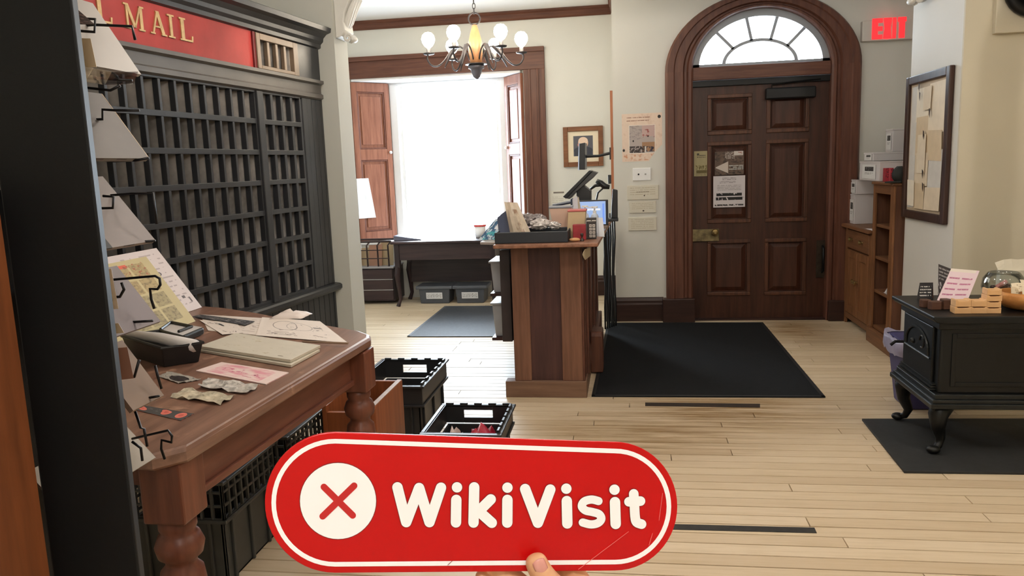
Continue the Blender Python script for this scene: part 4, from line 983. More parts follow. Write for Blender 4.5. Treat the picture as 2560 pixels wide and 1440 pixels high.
for xf, pn, pf, z0, w_, h, lab in ((1.90, 2137, 2110, KZ, .34, .25, 'largest white carton standing on the pine cupboard top'), (1.905, 2140, 2119, KZ+.2505, .32, .122, 'white carton lying on top of the largest carton on cupboard'),
  (1.885, 2185, 2147, BZ+.0005, .46, .15, 'white carton at the bottom of bookcase pile behind red tin'), (1.895, 2180, 2157, BZ+.151, .44, .066, 'flat white carton second from the top of bookcase pile'), (2.10, 2226, 2209, BZ+.2175, .22, .18, 'upright white carton topmost on the bookcase pile')):
    yn_, yf_ = yb2(xf, pn, pf); yn_ = min(yn_, 6.27) if z0 == BZ+.0005 else yn_; shipbox(xf, yn_, min(yf_, 7.1), z0, w_, h, lab, 0)
def crumple(name, x0, y0, x1, y1, z, h, m_, seed, n=8, parent=None, lo=.55, ex=.6):
    r = random.Random(seed); q = MB(); v = []; fs = []
    for j in range(n+1):
        for i in range(n+1):
            a, b = i/n, j/n; e = min(a, 1-a, b, 1-b)*2
            v.append((x0+(x1-x0)*a+r.uniform(-.004, .004), y0+(y1-y0)*b+r.uniform(-.004, .004), z+.001+h*(e**ex)*r.uniform(lo, 1.0)))
    N = len(v); v += [(p[0], p[1], z+.0004) for p in v]
    for j in range(n):
        for i in range(n):
            k = j*(n+1)+i; fs.append((k, k+1, k+n+2, k+n+1)); fs.append((N+k, N+k+n+1, N+k+n+2, N+k+1))
    per = [i for i in range(n+1)]+[j*(n+1)+n for j in range(1, n+1)]+[n*(n+1)+i for i in range(n-1, -1, -1)]+[j*(n+1) for j in range(n-1, 0, -1)]
    for a, b in zip(per, per[1:]+per[:1]): fs.append((b, a, N+a, N+b))
    q.add(v, fs); return q.build(name, m_, parent, smooth=True)
tag(crumple('paper_scraps', 1.86, 6.32, 2.05, 6.50, KZ, .006, M('scrap_white', (206, 202, 204), .6, var=.2, scale=30), 4), 'loose white papers on cupboard top beside bookcase', 'papers')
m = PM('red_tin', (168, 44, 58), var=.2).blot(0, .3, 1, 1, (54, 20, 30), 7, .5).rect(.4, 0, .6, 1, (190, 78, 86)).done()
tx = 1.90; ty_ = min(onx(2206, 430, tx).y, 6.17); tx2 = ony(2234, 430, ty_).x
rt = thing('red_tin', (tx, ty_, BZ), 'small red and black tin on the bookcase top', 'tin')
box('tin_body', M('tin_red', (150, 40, 52), .4, var=.2, scale=20), tx, ty_, BZ+.0005, tx2, ty_+.07, BZ+.10, rt, .003)
q = MB(); q.sheet((tx, ty_-.0008, BZ+.001), (tx2, ty_-.0008, BZ+.001), (tx2, ty_-.0008, BZ+.099), (tx, ty_-.0008, BZ+.099), .0006); q.build('wrap_print', m, rt)
cap = thing('crumpled_hat', (1.90, 5.86, BZ), 'crumpled black cap lying on the near corner of bookcase top', 'cap')
q = MB(); q.ball((1.90, 5.875, BZ+.058), .055, 14, 9, (.9, .75, 1.05), .08, random.Random(3)); q.build('crown', M('cap_black', (30, 32, 30), .8, var=.2), cap, smooth=True)
q = MB(); q.prism([(1.80, 5.87), (1.83, 5.84), (1.90, 5.83), (1.93, 5.86), (1.93, 5.92), (1.84, 5.915)], .012, 'z', BZ+.0005); q.build('peak', M('cap_black', (30, 32, 30)), cap, .005)
rb = MB(); rb.ball((1.95, 5.97, .905+.011+.053), .052, 16, 10); tag(rb.build('red_ball', M('shiny_red', (176, 30, 44), .2, var=.05), smooth=True), 'shiny red ball on upper shelf inside the bookcase', 'ball')
tag(crumple('patterned_bag', 1.895, 5.90, 2.12, 6.12, .40+.011, .16, (PM('bag_print', (206, 206, 210)).done() if False else M('bag_white', (200, 200, 204), .6, var=.35, scale=24)), 8), 'crumpled white patterned bag on lower bookcase shelf', 'bag')

# recycling bin with a liner
bn = thing('recycling_bin', (1.72, 4.62, 0), 'dark blue bin with grey plastic liner behind the stove', 'bin')
blue = M('bin_blue', (44, 42, 92), .45, var=.1)
q = MB(); x0, y0, x1, y1 = 1.515, 4.50, 1.86, 4.80
q.frustum(x0, y0, x1, y1, .001, .40, .04); q.build('bin_body', blue, bn, .012)
r = random.Random(11); v = []; fs = []; n_ = 36; ringz = [(.40, .004, 1), (.41, .018, 1), (.385, .022, 1), (.34, .020, 0), (.315, .016, 0)]
for k, (z, o_, _) in enumerate(ringz):
    for i in range(n_):
        a = 2*pi*i/n_; ca, sa = cos(a), sin(a); e = 8
        rr = (abs(ca)**e+abs(sa)**e)**(-1/e); hx, hy = (x1-x0)/2+o_+r.uniform(0, .010), (y1-y0)/2+o_+r.uniform(0, .010)
        v.append(((x0+x1)/2+hx*ca*rr, (y0+y1)/2+hy*sa*rr, z+(r.uniform(-.014, .014) if k in (1, 4) else 0)))
for k in range(len(ringz)-1):
    for i in range(n_): fs.append((k*n_+i, k*n_+(i+1) % n_, (k+1)*n_+(i+1) % n_, (k+1)*n_+i))
q = MB(); q.add(v, fs); q.build('liner', M('liner_grey', (142, 138, 160), .35, var=.12, scale=20), bn, smooth=True)

# ------------------------------------------------------------------ things on the stove top
TS = .6905
ink_card = PM('tent_print', (34, 30, 30)).lines(.12, .15, .9, .85, 4, (200, 196, 190), .4, 9, .45).done()
tc = thing('tent_card', (1.58, 4.27, TS), 'small black folded card with white writing on stove top corner', 'card')
a, b = ony(2290, 742, 4.25), ony(2331, 707, 4.25)
q = MB(); q.sheet((a.x, 4.24, TS+.0005), (b.x, 4.24, TS+.0005), (b.x+.008, 4.262, TS+.085), (a.x+.02, 4.262, TS+.085), .002); q.build('front_leaf', ink_card, tc)
q = MB(); q.sheet((b.x+.022, 4.288, TS+.0005), (a.x+.022, 4.288, TS+.0005), (a.x+.02, 4.265, TS+.085), (b.x+.008, 4.265, TS+.085), .002); q.build('rear_leaf', M('card_brown', (120, 80, 60), .6), tc)
m = PM('bw_flyer', (60, 54, 54)).lines(.05, .55, .95, .95, 4, (150, 146, 144), .5, 10).blot(0, 0, 1, .5, (186, 180, 180), 7, .5).done()
a = ony(2345, 740, 4.28); b = ony(2385, 740, 4.25); c = ony(2377, 672, 4.26); d = ony(2346, 660, 4.29); a.z = b.z = TS+.0005; q = MB(); q.sheet(a, b, c, d, .0015)
tag(q.build('flyer', m), 'dark grey flyer standing behind the pink card on stove', 'flyer')
m = PM('pink_card', (224, 202, 210), var=.02)
for k in range(5):
    for u in (.08, .52): m = m.lines(u, .12+.15*k, u+.36, .18+.15*k, 1, (176, 110, 140), .7, 16, .36)
m = m.rect(0, .92, .9, 1, (226, 216, 206)).done()
a = ony(2338, 745, 4.06); b = ony(2415, 745, 4.04); c = ony(2449, 677, 4.16); d = ony(2378, 671, 4.18)
a.z = b.z = TS+.0045; PKC = (a, b, c, d); pk = MB(); pk.sheet(*PKC, .004)
tag(pk.build('pink_card', m), 'pale pink price card leaning back on the stove top', 'card')
dkb = wood('block_dark', (64, 42, 32), (98, 66, 50), axis='x', rough=.6); ltb = wood('block_light', (198, 152, 104), (222, 180, 132), axis='x', rough=.55)
def block(x, y, z, sx, sy, sz, m_, lab, grp, notch=False, rot=0):
    q = MB(); q.xf = Matrix.Translation((x, y, z)) @ Matrix.Rotation(rot, 4, 'Z')
    if notch: q.prism([(-sx/2, 0), (sx/2, 0), (sx/2, sz), (sx/2-.008, sz), (sx/2-.014, sz-.005), (-sx/2+.014, sz-.005), (-sx/2+.008, sz), (-sx/2, sz)], sy, 'y', -sy/2)
    else: q.prism([(-sx/2+.012, -sy/2), (sx/2-.012, -sy/2), (sx/2, 0), (sx/2-.012, sy/2), (-sx/2+.012, sy/2), (-sx/2, 0)], sz, 'z', 0)
    tag(q.build('wooden_block', m_, None, .002), lab, 'block', grp)
g1 = 'dark wooden blocks on the stove'; g2 = 'pale wooden blocks stacked on the stove'
block(ony(2313, 750, 4.04).x, 4.04, TS, .055, .05, .036, dkb, 'dark wooden block at the end of its row by the tent card', g1)
block(ony(2338, 750, 3.98).x, 3.98, TS, .066, .05, .038, dkb, 'lighter brown middle block of the dark wooden trio on stove', g1)
block(ony(2364, 750, 3.99).x, 3.99, TS, .055, .055, .046, dkb, 'dark wooden block of the trio beside the pale blocks', g1)
def pale(px, k, lab, y=3.88, w_=.072, h=.033, dz=0): block(ony(px, 760, y).x, y, TS+k*h, w_-.004*(k % 2), .06, h-.0005, ltb, lab, g2, True, .03*((k*7) % 3-1))
for k, lab in enumerate(('lower block of the pale pair by the dark wooden trio', 'upper block of the pale pair by the dark wooden trio')): pale(2402, k, lab)
for k, lab in enumerate(('lower block of the middle pale wooden pair on stove', 'upper block of the middle pale wooden pair on stove')): pale(2441, k, lab)
for k, lab in enumerate(('bottom block of the tallest pale stack on stove', 'second block up in the tallest pale stack on stove', 'third block up in the tallest pale stack on stove', 'topmost block of the tallest pale stack on stove')): pale(2478, k, lab, w_=.066, h=.029)
bwx = ony(2570, 720, 3.93).x
bowl = thing('wooden_bowl', (bwx, 3.96, TS), 'turned golden wooden bowl heaped with cream tags on stove', 'bowl')
MB().lathe([(.05, 0), (.085, .012), (.112, .045), (.116, .07), (.108, .085), (.100, .085), (.106, .068), (.10, .045), (.06, .02), (.0, .018)], (bwx, 3.96, TS+.0005), 32, cap=False).build('bowl_body', wood('bowl_wood', (168, 110, 56), (206, 150, 88), axis='x', rough=.45), bowl, smooth=True)
tagm = PM('cream_tag', (226, 212, 186), var=.03).blot(.3, .2, .8, .8, (160, 140, 114), 5, .52).done()
for i, (dx, dy, dz, ry, rx) in enumerate(((-.05, -.03, .078, .5, 1.1), (.0, -.045, .085, .1, 1.0), (-.02, .0, .10, -.2, .7), (.05, .0, .09, .3, .9), (.03, .03, .11, .15, .5))):
    q = MB(); q.xf = Matrix.Translation((bwx+dx, 3.96+dy, TS+dz)) @ Matrix.Rotation(rx, 4, 'X') @ Matrix.Rotation(ry, 4, 'Y'); q.sheet((-.035, -.025, 0), (.035, -.025, 0), (.035, .03, 0), (-.03, .032, 0), .002, 3, 3, lambda a, b: .006*sin(3*a+b))
    tag(q.build('cream_tag', tagm), ('cream paper tag standing at the bowl rim nearest the block stack', 'cream tag with brown print at front of the wooden bowl', 'cream tag lying in the middle of the wooden bowl heap', 'cream tag at the far rim of wooden bowl', 'highest cream tag on top of the wooden bowl heap')[i], 'tag', 'tags in the wooden bowl')
gx = ony(2512, 690, 4.17).x
gb = thing('glass_bowl', (gx, 4.18, TS), 'round clear glass bowl of dark sweets behind the wooden bowl', 'bowl')
MB().lathe([(.04, .0), (.075, .02), (.098, .07), (.092, .115), (.07, .145), (.066, .147), (.088, .114), (.094, .07), (.072, .024), (.0, .006)], (gx, 4.18, TS+.0005), 28, cap=False).build('glass', thin_glass('bowl_glass', (.93, .95, .94), .06), gb, smooth=True)
sw = MB(); r = random.Random(2)
for k in range(34):
    a = r.uniform(0, 6.28); q_ = r.uniform(0, .048); sw.ball((gx+q_*cos(a), 4.18+q_*sin(a), TS+.03+r.uniform(0, .05)), .016, 7, 5, (1, 1, .7), .1, r)
tag(sw.build('sweets', M('sweet_dark', (72, 56, 54), .5, var=.5, scale=60)), 'heap of small dark sweets inside the glass bowl', 'sweets', kind='stuff')
q = MB(); q.tube([(gx-.045, 4.15, TS+.075), (gx+.0, 4.145, TS+.105)], .011, 8); tag(q.build('pink_sweet', M('pinkish', (196, 120, 116), .5)), 'pink stick-shaped sweet on the heap in glass bowl', 'sweet')
q = MB(); q.sheet((gx+.02, 4.285, TS+.138), (gx+.16, 4.285, TS+.138), (gx+.17, 4.33, TS+.20), (gx+.02, 4.33, TS+.175), .002, 4, 3, lambda a, b: .012*sin(5*a)*b)
pb = tag(q.build('cream_bag', M('bag_cream', (214, 206, 186), .6, var=.06)), 'cream paper bag standing behind the glass bowl', 'bag')
q = MB(); q.frustum(gx+.03, 4.285, gx+.15, 4.328, TS+.0005, TS+.14, -.004); q.build('bag_body', M('bag_cream', (214, 206, 186)), pb, .004)
# ------------------------------------------------------------------ prints and goods lying on the display table
def tsheet(name, px, m, label, cat, z=0.0, th=.0012, group=None, nx=1, ny=1, wob=None):
    """px: bl, br, tr, tl as seen by somebody at the near side"""
    P = [fl(x, y, TZ+z+th+.0006) for x, y in px]; q = MB(); q.sheet(P[0], P[1], P[2], P[3], th, nx, ny, wob)
    return tag(q.build(name, m), label, cat, group)
m = PM('big_map', (212, 200, 190), var=.03).lines(.1, .1, .95, .9, 7, (180, 164, 154), .25, 9, .5).blot(.3, .2, .8, .8, (150, 134, 126), 7, .60, .02).done()
tsheet('map_sheet', ((555, 838), (640, 806), (760, 799), (700, 792)) if False else ((520, 826), (735, 846), (742, 800), (500, 786)), m, 'large pale sheet with fine drawn lines under the black filmstrip print', 'sheet')
m = PM('line_drawing', (218, 206, 196), var=.03).disc(.42, .62, .20, .24, (92, 84, 80), .8, .93).disc(.62, .60, .17, .20, (110, 100, 96), .7, .94).blot(.5, .4, .9, .75, (96, 88, 84), 16, .62, .02).blot(.2, .1, .9, .4, (150, 136, 128), 9, .6, .02).rect(.80, .55, .90, .62, (110, 102, 98), .8).lines(.15, .1, .5, .3, 3, (140, 126, 118), .3, 6).done()
tsheet('line_drawing', ((640, 838), (870, 857), (800, 803), (655, 793)), m, 'cream sheet with sketched wheel shapes at the far table end', 'sheet', .0022)
m = PM('small_sketch', (214, 202, 192), var=.03).blot(.1, .1, .9, .9, (120, 108, 102), 5, .60, .015).disc(.42, .72, .05, .1, (50, 46, 46)).done()
tsheet('small_sketch', ((556, 836), (608, 832), (592, 806), (498, 800)), m, 'pale sketch sheet beside the white-topped tray', 'sheet', .0024)
q = MB(); P = [fl(757, 854, TZ+.012), fl(870, 858, TZ+.012)]
q.tube([P[0], P[1]], .004, 6); tag(q.build('pointer_stick', wood('stick', (110, 88, 72), (150, 126, 106), axis='x')), 'thin brown stick lying along the edge of the line drawing', 'stick')
m = PM('film_print', (38, 36, 38), var=.2).blot(0, .1, 1, .9, (150, 144, 140), 9, .55, .03).done()
tsheet('film_strip_print', ((481, 791), (613, 813), (637, 803), (500, 786)), m, 'black filmstrip-like print lying across the pale sheets', 'print', .0048)
P = fl(728, 794, TZ)
tag(crumple('torn_paper', P.x-.08, P.y-.05, P.x+.07, P.y+.07, TZ+.0035, .035, M('torn_white', (214, 202, 196), .6, var=.04), 9), 'crumpled white paper standing up at the far table edge', 'paper')
# two cream boards, one on the other
bd = M('board_cream', (190, 182, 166), .6, var=.04)
def tboard(px, z0, z1, m, mt_, label):
    B = [fl(x, y, TZ+.020) for x, y in px]; q = MB()
    q.cur = 0; q.sheet(*[(p.x, p.y, TZ+z1) for p in B], z1-z0)
    o = q.build('picture_board', m, None, .0015); return tag(o, label, 'board', 'cream boards on the table')
m = PM('faded_map', (190, 182, 166), var=.04).blot(.05, .3, .95, .6, (176, 164, 140), 6, .60, .02).blot(.1, .1, .9, .9, (170, 156, 132), 5, .63, .015).disc(.86, .12, .03, .02, (120, 110, 92)).done()
tboard(((501, 868), (727, 905), (799, 867), (592, 836)), .001, .0105, bd, None, 'lower of two cream boards stacked beside the black basket')
tboard(((498, 866), (726, 901), (801, 864), (590, 833)), .0115, .022, m, None, 'upper cream board with faint map on top of the stack')
m = PM('pink_print', (218, 196, 190), var=.03).blot(.12, .08, .88, .92, (206, 140, 150), 3, .40, .2).blot(.2, .3, .5, .75, (180, 92, 116), 7, .56, .04, sx=1.5).blot(.52, .2, .82, .5, (180, 90, 112), 8, .56, .04).disc(.72, .4, .015, .03, (110, 40, 60)).done()
tsheet('pink_print', ((490, 926), (665, 960), (722, 931), (554, 905)), m, 'pink washed print with white border near the table edge', 'print', 0, .003)
bagm = M('clear_bag', (186, 180, 174), .12, var=.4, scale=40, spec=.8)
def tbag(px, label, m_, seed, h=.006):
    r = random.Random(seed); P = [fl(x, y, TZ+.004) for x, y in px]; g = [[r.uniform(0, h) for _ in range(9)] for _ in range(9)]
    q = MB(); q.sheet(P[0], P[1], P[2], P[3], .0012, 8, 8, lambda a, b: g[int(round(a*8))][int(round(b*8))]-.002)
    tag(q.build('plastic_bag', m_, None), label, 'bag', 'small plastic bags on the table')
tbag(((426, 992), (551, 1011), (589, 992), (466, 973)), 'clear plastic bag with yellowish contents, nearest of the small bags', M('bag_yellowish', (186, 176, 156), .12, var=.35, scale=45, spec=.8), 1, .011)
tbag(((495, 970), (617, 985), (650, 967), (520, 949)), 'shiny crinkled clear bag right beside the pink print', bagm, 2, .014)
tbag(((396, 940), (446, 957), (502, 948), (420, 928)), 'clear bag with dark oval inside by the black basket', PM('dark_oval_bag', (164, 158, 150), .25).disc(.62, .45, .3, .35, (58, 52, 52)).done(), 3, .004)
m = PM('flower_strip', (58, 54, 52), var=.1)
for cu in (.14, .56, .86): m = m.disc(cu, .52, .085, .36, (214, 110, 92), .9).disc(cu, .52, .04, .16, (176, 70, 62), .8)
m = m.blot(.25, .3, .5, .8, (150, 144, 140), 12, .6, .03).done()
tsheet('flower_strip', ((336, 1024), (452, 1051), (485, 1034), (331, 1009)), m, 'dark bookmark strip with three red flowers on bare tabletop', 'bookmark')
# black basket of papers
L3, F3, R3 = fl(296, 838, TZ+.07), fl(405, 872, TZ+.07), fl(507, 857, TZ+.07); B3 = L3+R3-F3
L3 = F3+(L3-F3)*.92; B3 = L3+R3-F3; cc = (L3+F3+R3+B3)/4
bk_ = thing('black_basket', (cc.x, cc.y, TZ), 'black plastic basket holding rolled papers on the table', 'basket')
top = [L3, F3, R3, B3]; bot = [cc+(p-cc)*.86 for p in top]
for p in bot: p.z = TZ+.001
bp = M('basket_black', (20, 20, 21), .45, var=.15)
q = MB()
for i in range(4):
    a, b, c, d = bot[i], bot[(i+1) % 4], top[(i+1) % 4], top[i]; k = .93
    ins = lambda p: Vector((cc.x+(p.x-cc.x)*k, cc.y+(p.y-cc.y)*k, p.z))
    q.hexa([a, b, ins(b), ins(a)], [d, c, ins(c), ins(d)])
q.prism([(p.x, p.y) for p in bot], .004, 'z', TZ+.001); q.build('basket_body', bp, bk_, .002)
q = MB(); q.tube([p+Vector((0, 0, .001)) for p in (top+[top[0]])], .006, 6); q.build('rim', bp, bk_)
ppr = M('paper_grey', (196, 190, 188), .5, var=.06)
q = MB(); a = L3*.80+F3*.05+B3*.15; b = R3*.82+F3*.16+L3*.02; a.z = TZ+.075; b.z = TZ+.062
q.tube([a, a*.5+b*.5+Vector((0, 0, .006)), b], [.016, .02, .022], 10); tag(q.build('paper_roll', ppr, smooth=True), 'white paper roll lying in the black basket', 'paper roll')
q = MB(); a2 = cc+(B3-cc)*.55; a3 = cc+(L3-cc)*.6
q.sheet((a3.x, a3.y, TZ+.05), (cc.x, cc.y-.06, TZ+.04), (R3.x-.03, R3.y, TZ+.045), (a2.x, a2.y, TZ+.055), .004, 4, 4, lambda u, v: .006*sin(6*u))
tag(q.build('folded_paper', M('paper_dark', (70, 68, 70), .5)), 'folded dark paper under the roll in the black basket', 'paper')
# white-topped tray behind the basket
T4 = [fl(x, y, TZ+.030) for x, y in ((451, 843), (510, 818), (424, 806), (388, 829))]
tr_ = thing('flat_case', (T4[0].x, T4[0].y, TZ), 'flat black case with white top and cut-out frame on table', 'case')
q = MB(); q.hexa([Vector((p.x, p.y, TZ+.001)) for p in T4], T4); q.build('case_body', bp, tr_, .008)
c4 = sum(T4, Vector())/4; I4 = [c4+(p-c4)*.93+Vector((0, 0, .0015)) for p in T4]
q = MB(); q.sheet(*I4, .001); q.build('white_top', ppr, tr_)
J = [c4+(T4[i]-c4)*k+Vector((0, 0, .007)) for i, k in ((3, .75), (2, .8), (1, .55), (0, .5))]
q = MB()
for i in range(3): q.tube([J[i], J[i+1]], .006, 6)
q.build('black_frame', bp, tr_)
# leaning boards and sheets
def leaning(name, bf, tf, lenb, lent, m, th, label, cat, wob=None):
    """far bottom and far top corners in the photograph; the sheet runs towards the viewer from there"""
    B = fl(bf[0], bf[1], TZ+.002); T = ony(tf[0], tf[1], B.y)
    q = MB(); q.sheet((B.x, B.y-lenb, B.z), B, T, (T.x, T.y-lent, T.z), th, 6, 6, wob)
    return tag(q.build(name, m), label, cat)
m = PM('white_board_print', (214, 204, 206), var=.02).lines(.5, .08, .95, .95, 12, (176, 164, 168), .3, 8, .5).disc(.80, .62, .03, .03, (60, 56, 60), 1, .6).rect(.86, .2, .9, .24, (96, 88, 92)).rect(.93, .12, .95, .2, (96, 88, 92)).done()
leaning('white_poster_board', (505, 768), (391, 620), .62, .62, m, .005, 'white printed board leaning against the mail cabinet', 'board')
m = PM('stamp_sheet', (184, 171, 130), var=.03)
for r_ in range(4):
    for c_ in range(3):
        u0, v0 = .36+.19*c_, .10+.215*r_; dk_ = (128, 116, 84) if r_ < 2 else (150, 122, 74)
        m = m.rect(u0, v0, u0+.165, v0+.185, dk_, .55).blot(u0, v0, u0+.165, v0+.185, (92, 80, 58), 26, .46, .25)
m = m.rect(.55, .90, .72, .945, (206, 92, 70)).blot(.36, .745, .92, .94, (150, 74, 52), 20, .58, .03).done()
leaning('stamp_sheet', (489, 803), (365, 641), .60, .60, m, .002, 'yellow printed sheet of stamp-like squares leaning before the white board', 'sheet')

# ------------------------------------------------------------------ card rack close by at the picture edge
blk = M('rack_black', (12, 12, 12), .6, spec=.25, var=.3, scale=3, bump=.05, bscale=90)
rack = thing('card_rack', (-.93, 1.2, 0), 'tall black card display rack with wire holders in front of table', 'display rack')
xr = lambda z: ony(265, 720, 1.05).x
q = MB(); q.prism([(-.925, 1.05), (-.770, 1.05), (-.790, 1.09), (-.925, 1.09)], 2.2, 'z', 0.0); q.build('side_panel', blk, rack, .004)
box('back_panel', blk, -1.06, 1.09, .0, -1.03, 1.42, 2.1, rack)
box('base', blk, -1.12, 1.06, 0, -.76, 1.46, .03, rack, .004)
struct(box('trim_5', wood('orange_jamb', (84, 44, 22), (120, 68, 36), axis='z', rough=.5), -1.10, .86, 0, -.885, 1.0, 1.46))
wire = M('wire_black', (24, 20, 20), .4, .5)
def W(*pts, y=1.36): return [ony(a, b, y) for a, b in pts]
q_w = [
 (((235, 62), (330, 66), (338, 100)), 1.33), (((180, 76), (236, 80), (238, 48), (200, 46)), 1.28),
 (((198, 200), (212, 194), (330, 201)), 1.33), (((204, 218), (276, 226), (300, 214)), 1.30), (((194, 180), (198, 215), (210, 240)), 1.25),
 (((208, 300), (256, 298), (256, 274), (290, 276), (348, 276)), 1.33), (((218, 396), (280, 403), (340, 401), (372, 395)), 1.36),
 (((232, 521), (282, 520), (284, 492), (258, 490)), 1.28), (((258, 490), (330, 484), (382, 484), (392, 560)), 1.38), (((262, 604), (330, 606), (388, 602)), 1.37),
 (((262, 744), (300, 742), (310, 724), (304, 706)), 1.26), (((284, 699), (388, 690), (399, 696), (401, 712), (394, 723), (375, 722), (378, 748), (386, 772)), 1.36), (((316, 806), (350, 804), (382, 802)), 1.33),
 (((290, 948), (336, 942), (348, 900)), 1.28), (((388, 914), (394, 940), (404, 972)), 1.38), (((364, 996), (398, 990)), 1.36),
 (((338, 1028), (352, 1070), (360, 1072), (368, 1116)), 1.36), (((330, 1097), (420, 1076), (430, 1090), (429, 1106), (404, 1100), (403, 1122), (412, 1148)), 1.37), (((330, 1104), (352, 1120), (356, 1152)), 1.30)]
for pts, y in q_w:
    q = MB(); P = W(*pts, y=y); P = [Vector((-1.03, P[0].y, P[0].z+.0))]+P if pts[0][0] < 300 else P
    q.tube(P, .0026, 6); q.build('wire_holder', wire, rack, smooth=True)
cardg = M('card_grey', (118, 111, 107), .5, var=.06); cardb = M('card_beige', (158, 136, 104), .55, var=.06); cardw = M('card_white', (142, 135, 129), .45, var=.05); cardbr = M('card_brown', (120, 84, 58), .55, var=.1); carde = M('card_edge', (196, 170, 140), .6)
def rcard(name, tf, bf, m, label, yf=1.4, yn=1.14, th=.004, ytn=None, cat='card', wob=None):
    T = ony(tf[0], tf[1], yf); B = ony(bf[0], bf[1], yf); q = MB()
    q.sheet((B.x, yn, B.z), B, T, (T.x, ytn or yn, T.z), th, 4, 4, wob); return tag(q.build(name, m), label, cat, 'cards in the wire rack')
rcard('greeting_card', (232, 8), (353, 186), cardw, 'topmost white card in clear sleeve in the wire rack', th=.008)
q = MB(); B = ony(353, 186, 1.39); q.sheet((B.x-.02, 1.2, B.z-.022), (B.x-.008, 1.385, B.z-.022), B, (B.x, 1.2, B.z), .001, 4, 2, lambda a, b: .01*sin(4*a)); tag(q.build('clear_sleeve', thin_glass('sleeve', (.92, .92, .92), .12)), 'clear plastic sleeve hanging under the topmost rack card', 'sleeve')
for nm, tf, bf, mm, lab, y in (
  ('picture_card', (190, 20), (236, 60), PM('dark_bird_card', (74, 62, 58), var=.3).blot(0, 0, 1, 1, (120, 96, 88), 5, .52).done(), 'dark patterned card at the very top of wire rack', 1.22),
  ('beige_card', (226, 96), (241, 168), cardb, 'small blank beige card below the dark patterned rack card', 1.24)):
    T = ony(tf[0], tf[1], y); B = ony(bf[0], bf[1], y); q = MB(); q.sheet((B.x-.05, y-.02, B.z), B, (T.x, y, T.z), (T.x-.04, y-.02, T.z), .002); tag(q.build(nm, mm), lab, 'card', 'cards in the wire rack')
m = PM('grey_rack_card', (98, 93, 90), var=.03).rect(.0, .12, .45, .55, (70, 62, 60)).blot(.3, .78, .8, 1, (84, 72, 68), 6, .5).done()
c = rcard('greeting_card', (253, 234), (373, 396), m, 'grey-faced card with pale edge in second row of wire rack', th=.010)
q = MB(); T = ony(254, 234, 1.401); B = ony(373, 396, 1.401); q.sheet(B+Vector((-.011, 0, 0)), B, T, T+Vector((-.011, 0, 0)), .0015); q.build('pale_edge', carde, c)
m = PM('lilac_rack_card', (124, 115, 114), var=.03).rect(0, 0, .5, .35, (40, 40, 42)).done()
rcard('greeting_card', (257, 441), (389, 601), m, 'lilac-grey card in third row of wire rack', th=.008)
rcard('greeting_card', (292, 664), (402, 803), M('card_lilac', (108, 98, 102), .5, var=.06), 'dusky lilac card in front of the yellow stamp sheet', th=.006)
for tf, bf, mm, lab, y in (
  ((278, 672), (296, 772), PM('picture_card_2', (186, 166, 140)).rect(.2, .2, .9, .7, (88, 62, 56)).blot(.2, .2, .9, .7, (50, 34, 34), 7, .5).done(), 'beige card with dark red picture in the rack', 1.24),
  ((296, 808), (310, 832), cardb, 'small plain beige card under the dark red picture card', 1.24),
  ((318, 868), (334, 946), cardbr, 'plain brown card in the lower part of wire rack', 1.27)):
    T = ony(tf[0], tf[1], y); B = ony(bf[0], bf[1], y); q = MB(); q.sheet((B.x-.06, y-.03, B.z), B, T, (T.x-.055, y-.03, T.z), .002); tag(q.build('picture_card', mm), lab, 'card', 'cards in the wire rack')
rcard('greeting_card', (306, 850), (410, 988), M('card_taupe', (118, 98, 84), .55, var=.08), 'narrow taupe card pointing down over the flower strip', yn=1.30, th=.010)
rcard('greeting_card', (306, 1056), (388, 1144), M('card_paleedge', (150, 142, 132), .5, var=.2), 'lowest card in the wire rack with bright white edge', th=.004)
q = MB(); T = ony(304, 1054, 1.402); B = ony(389, 1145, 1.402); q.sheet(B+Vector((-.010, 0, 0)), B, T, T+Vector((-.010, 0, 0)), .0015); o = q.build('white_edge', cardw); o.parent = [x for x in COL.objects if x.name.startswith('greeting_card')][-1]; o.matrix_parent_inverse = WM[o.parent.name].inverted()

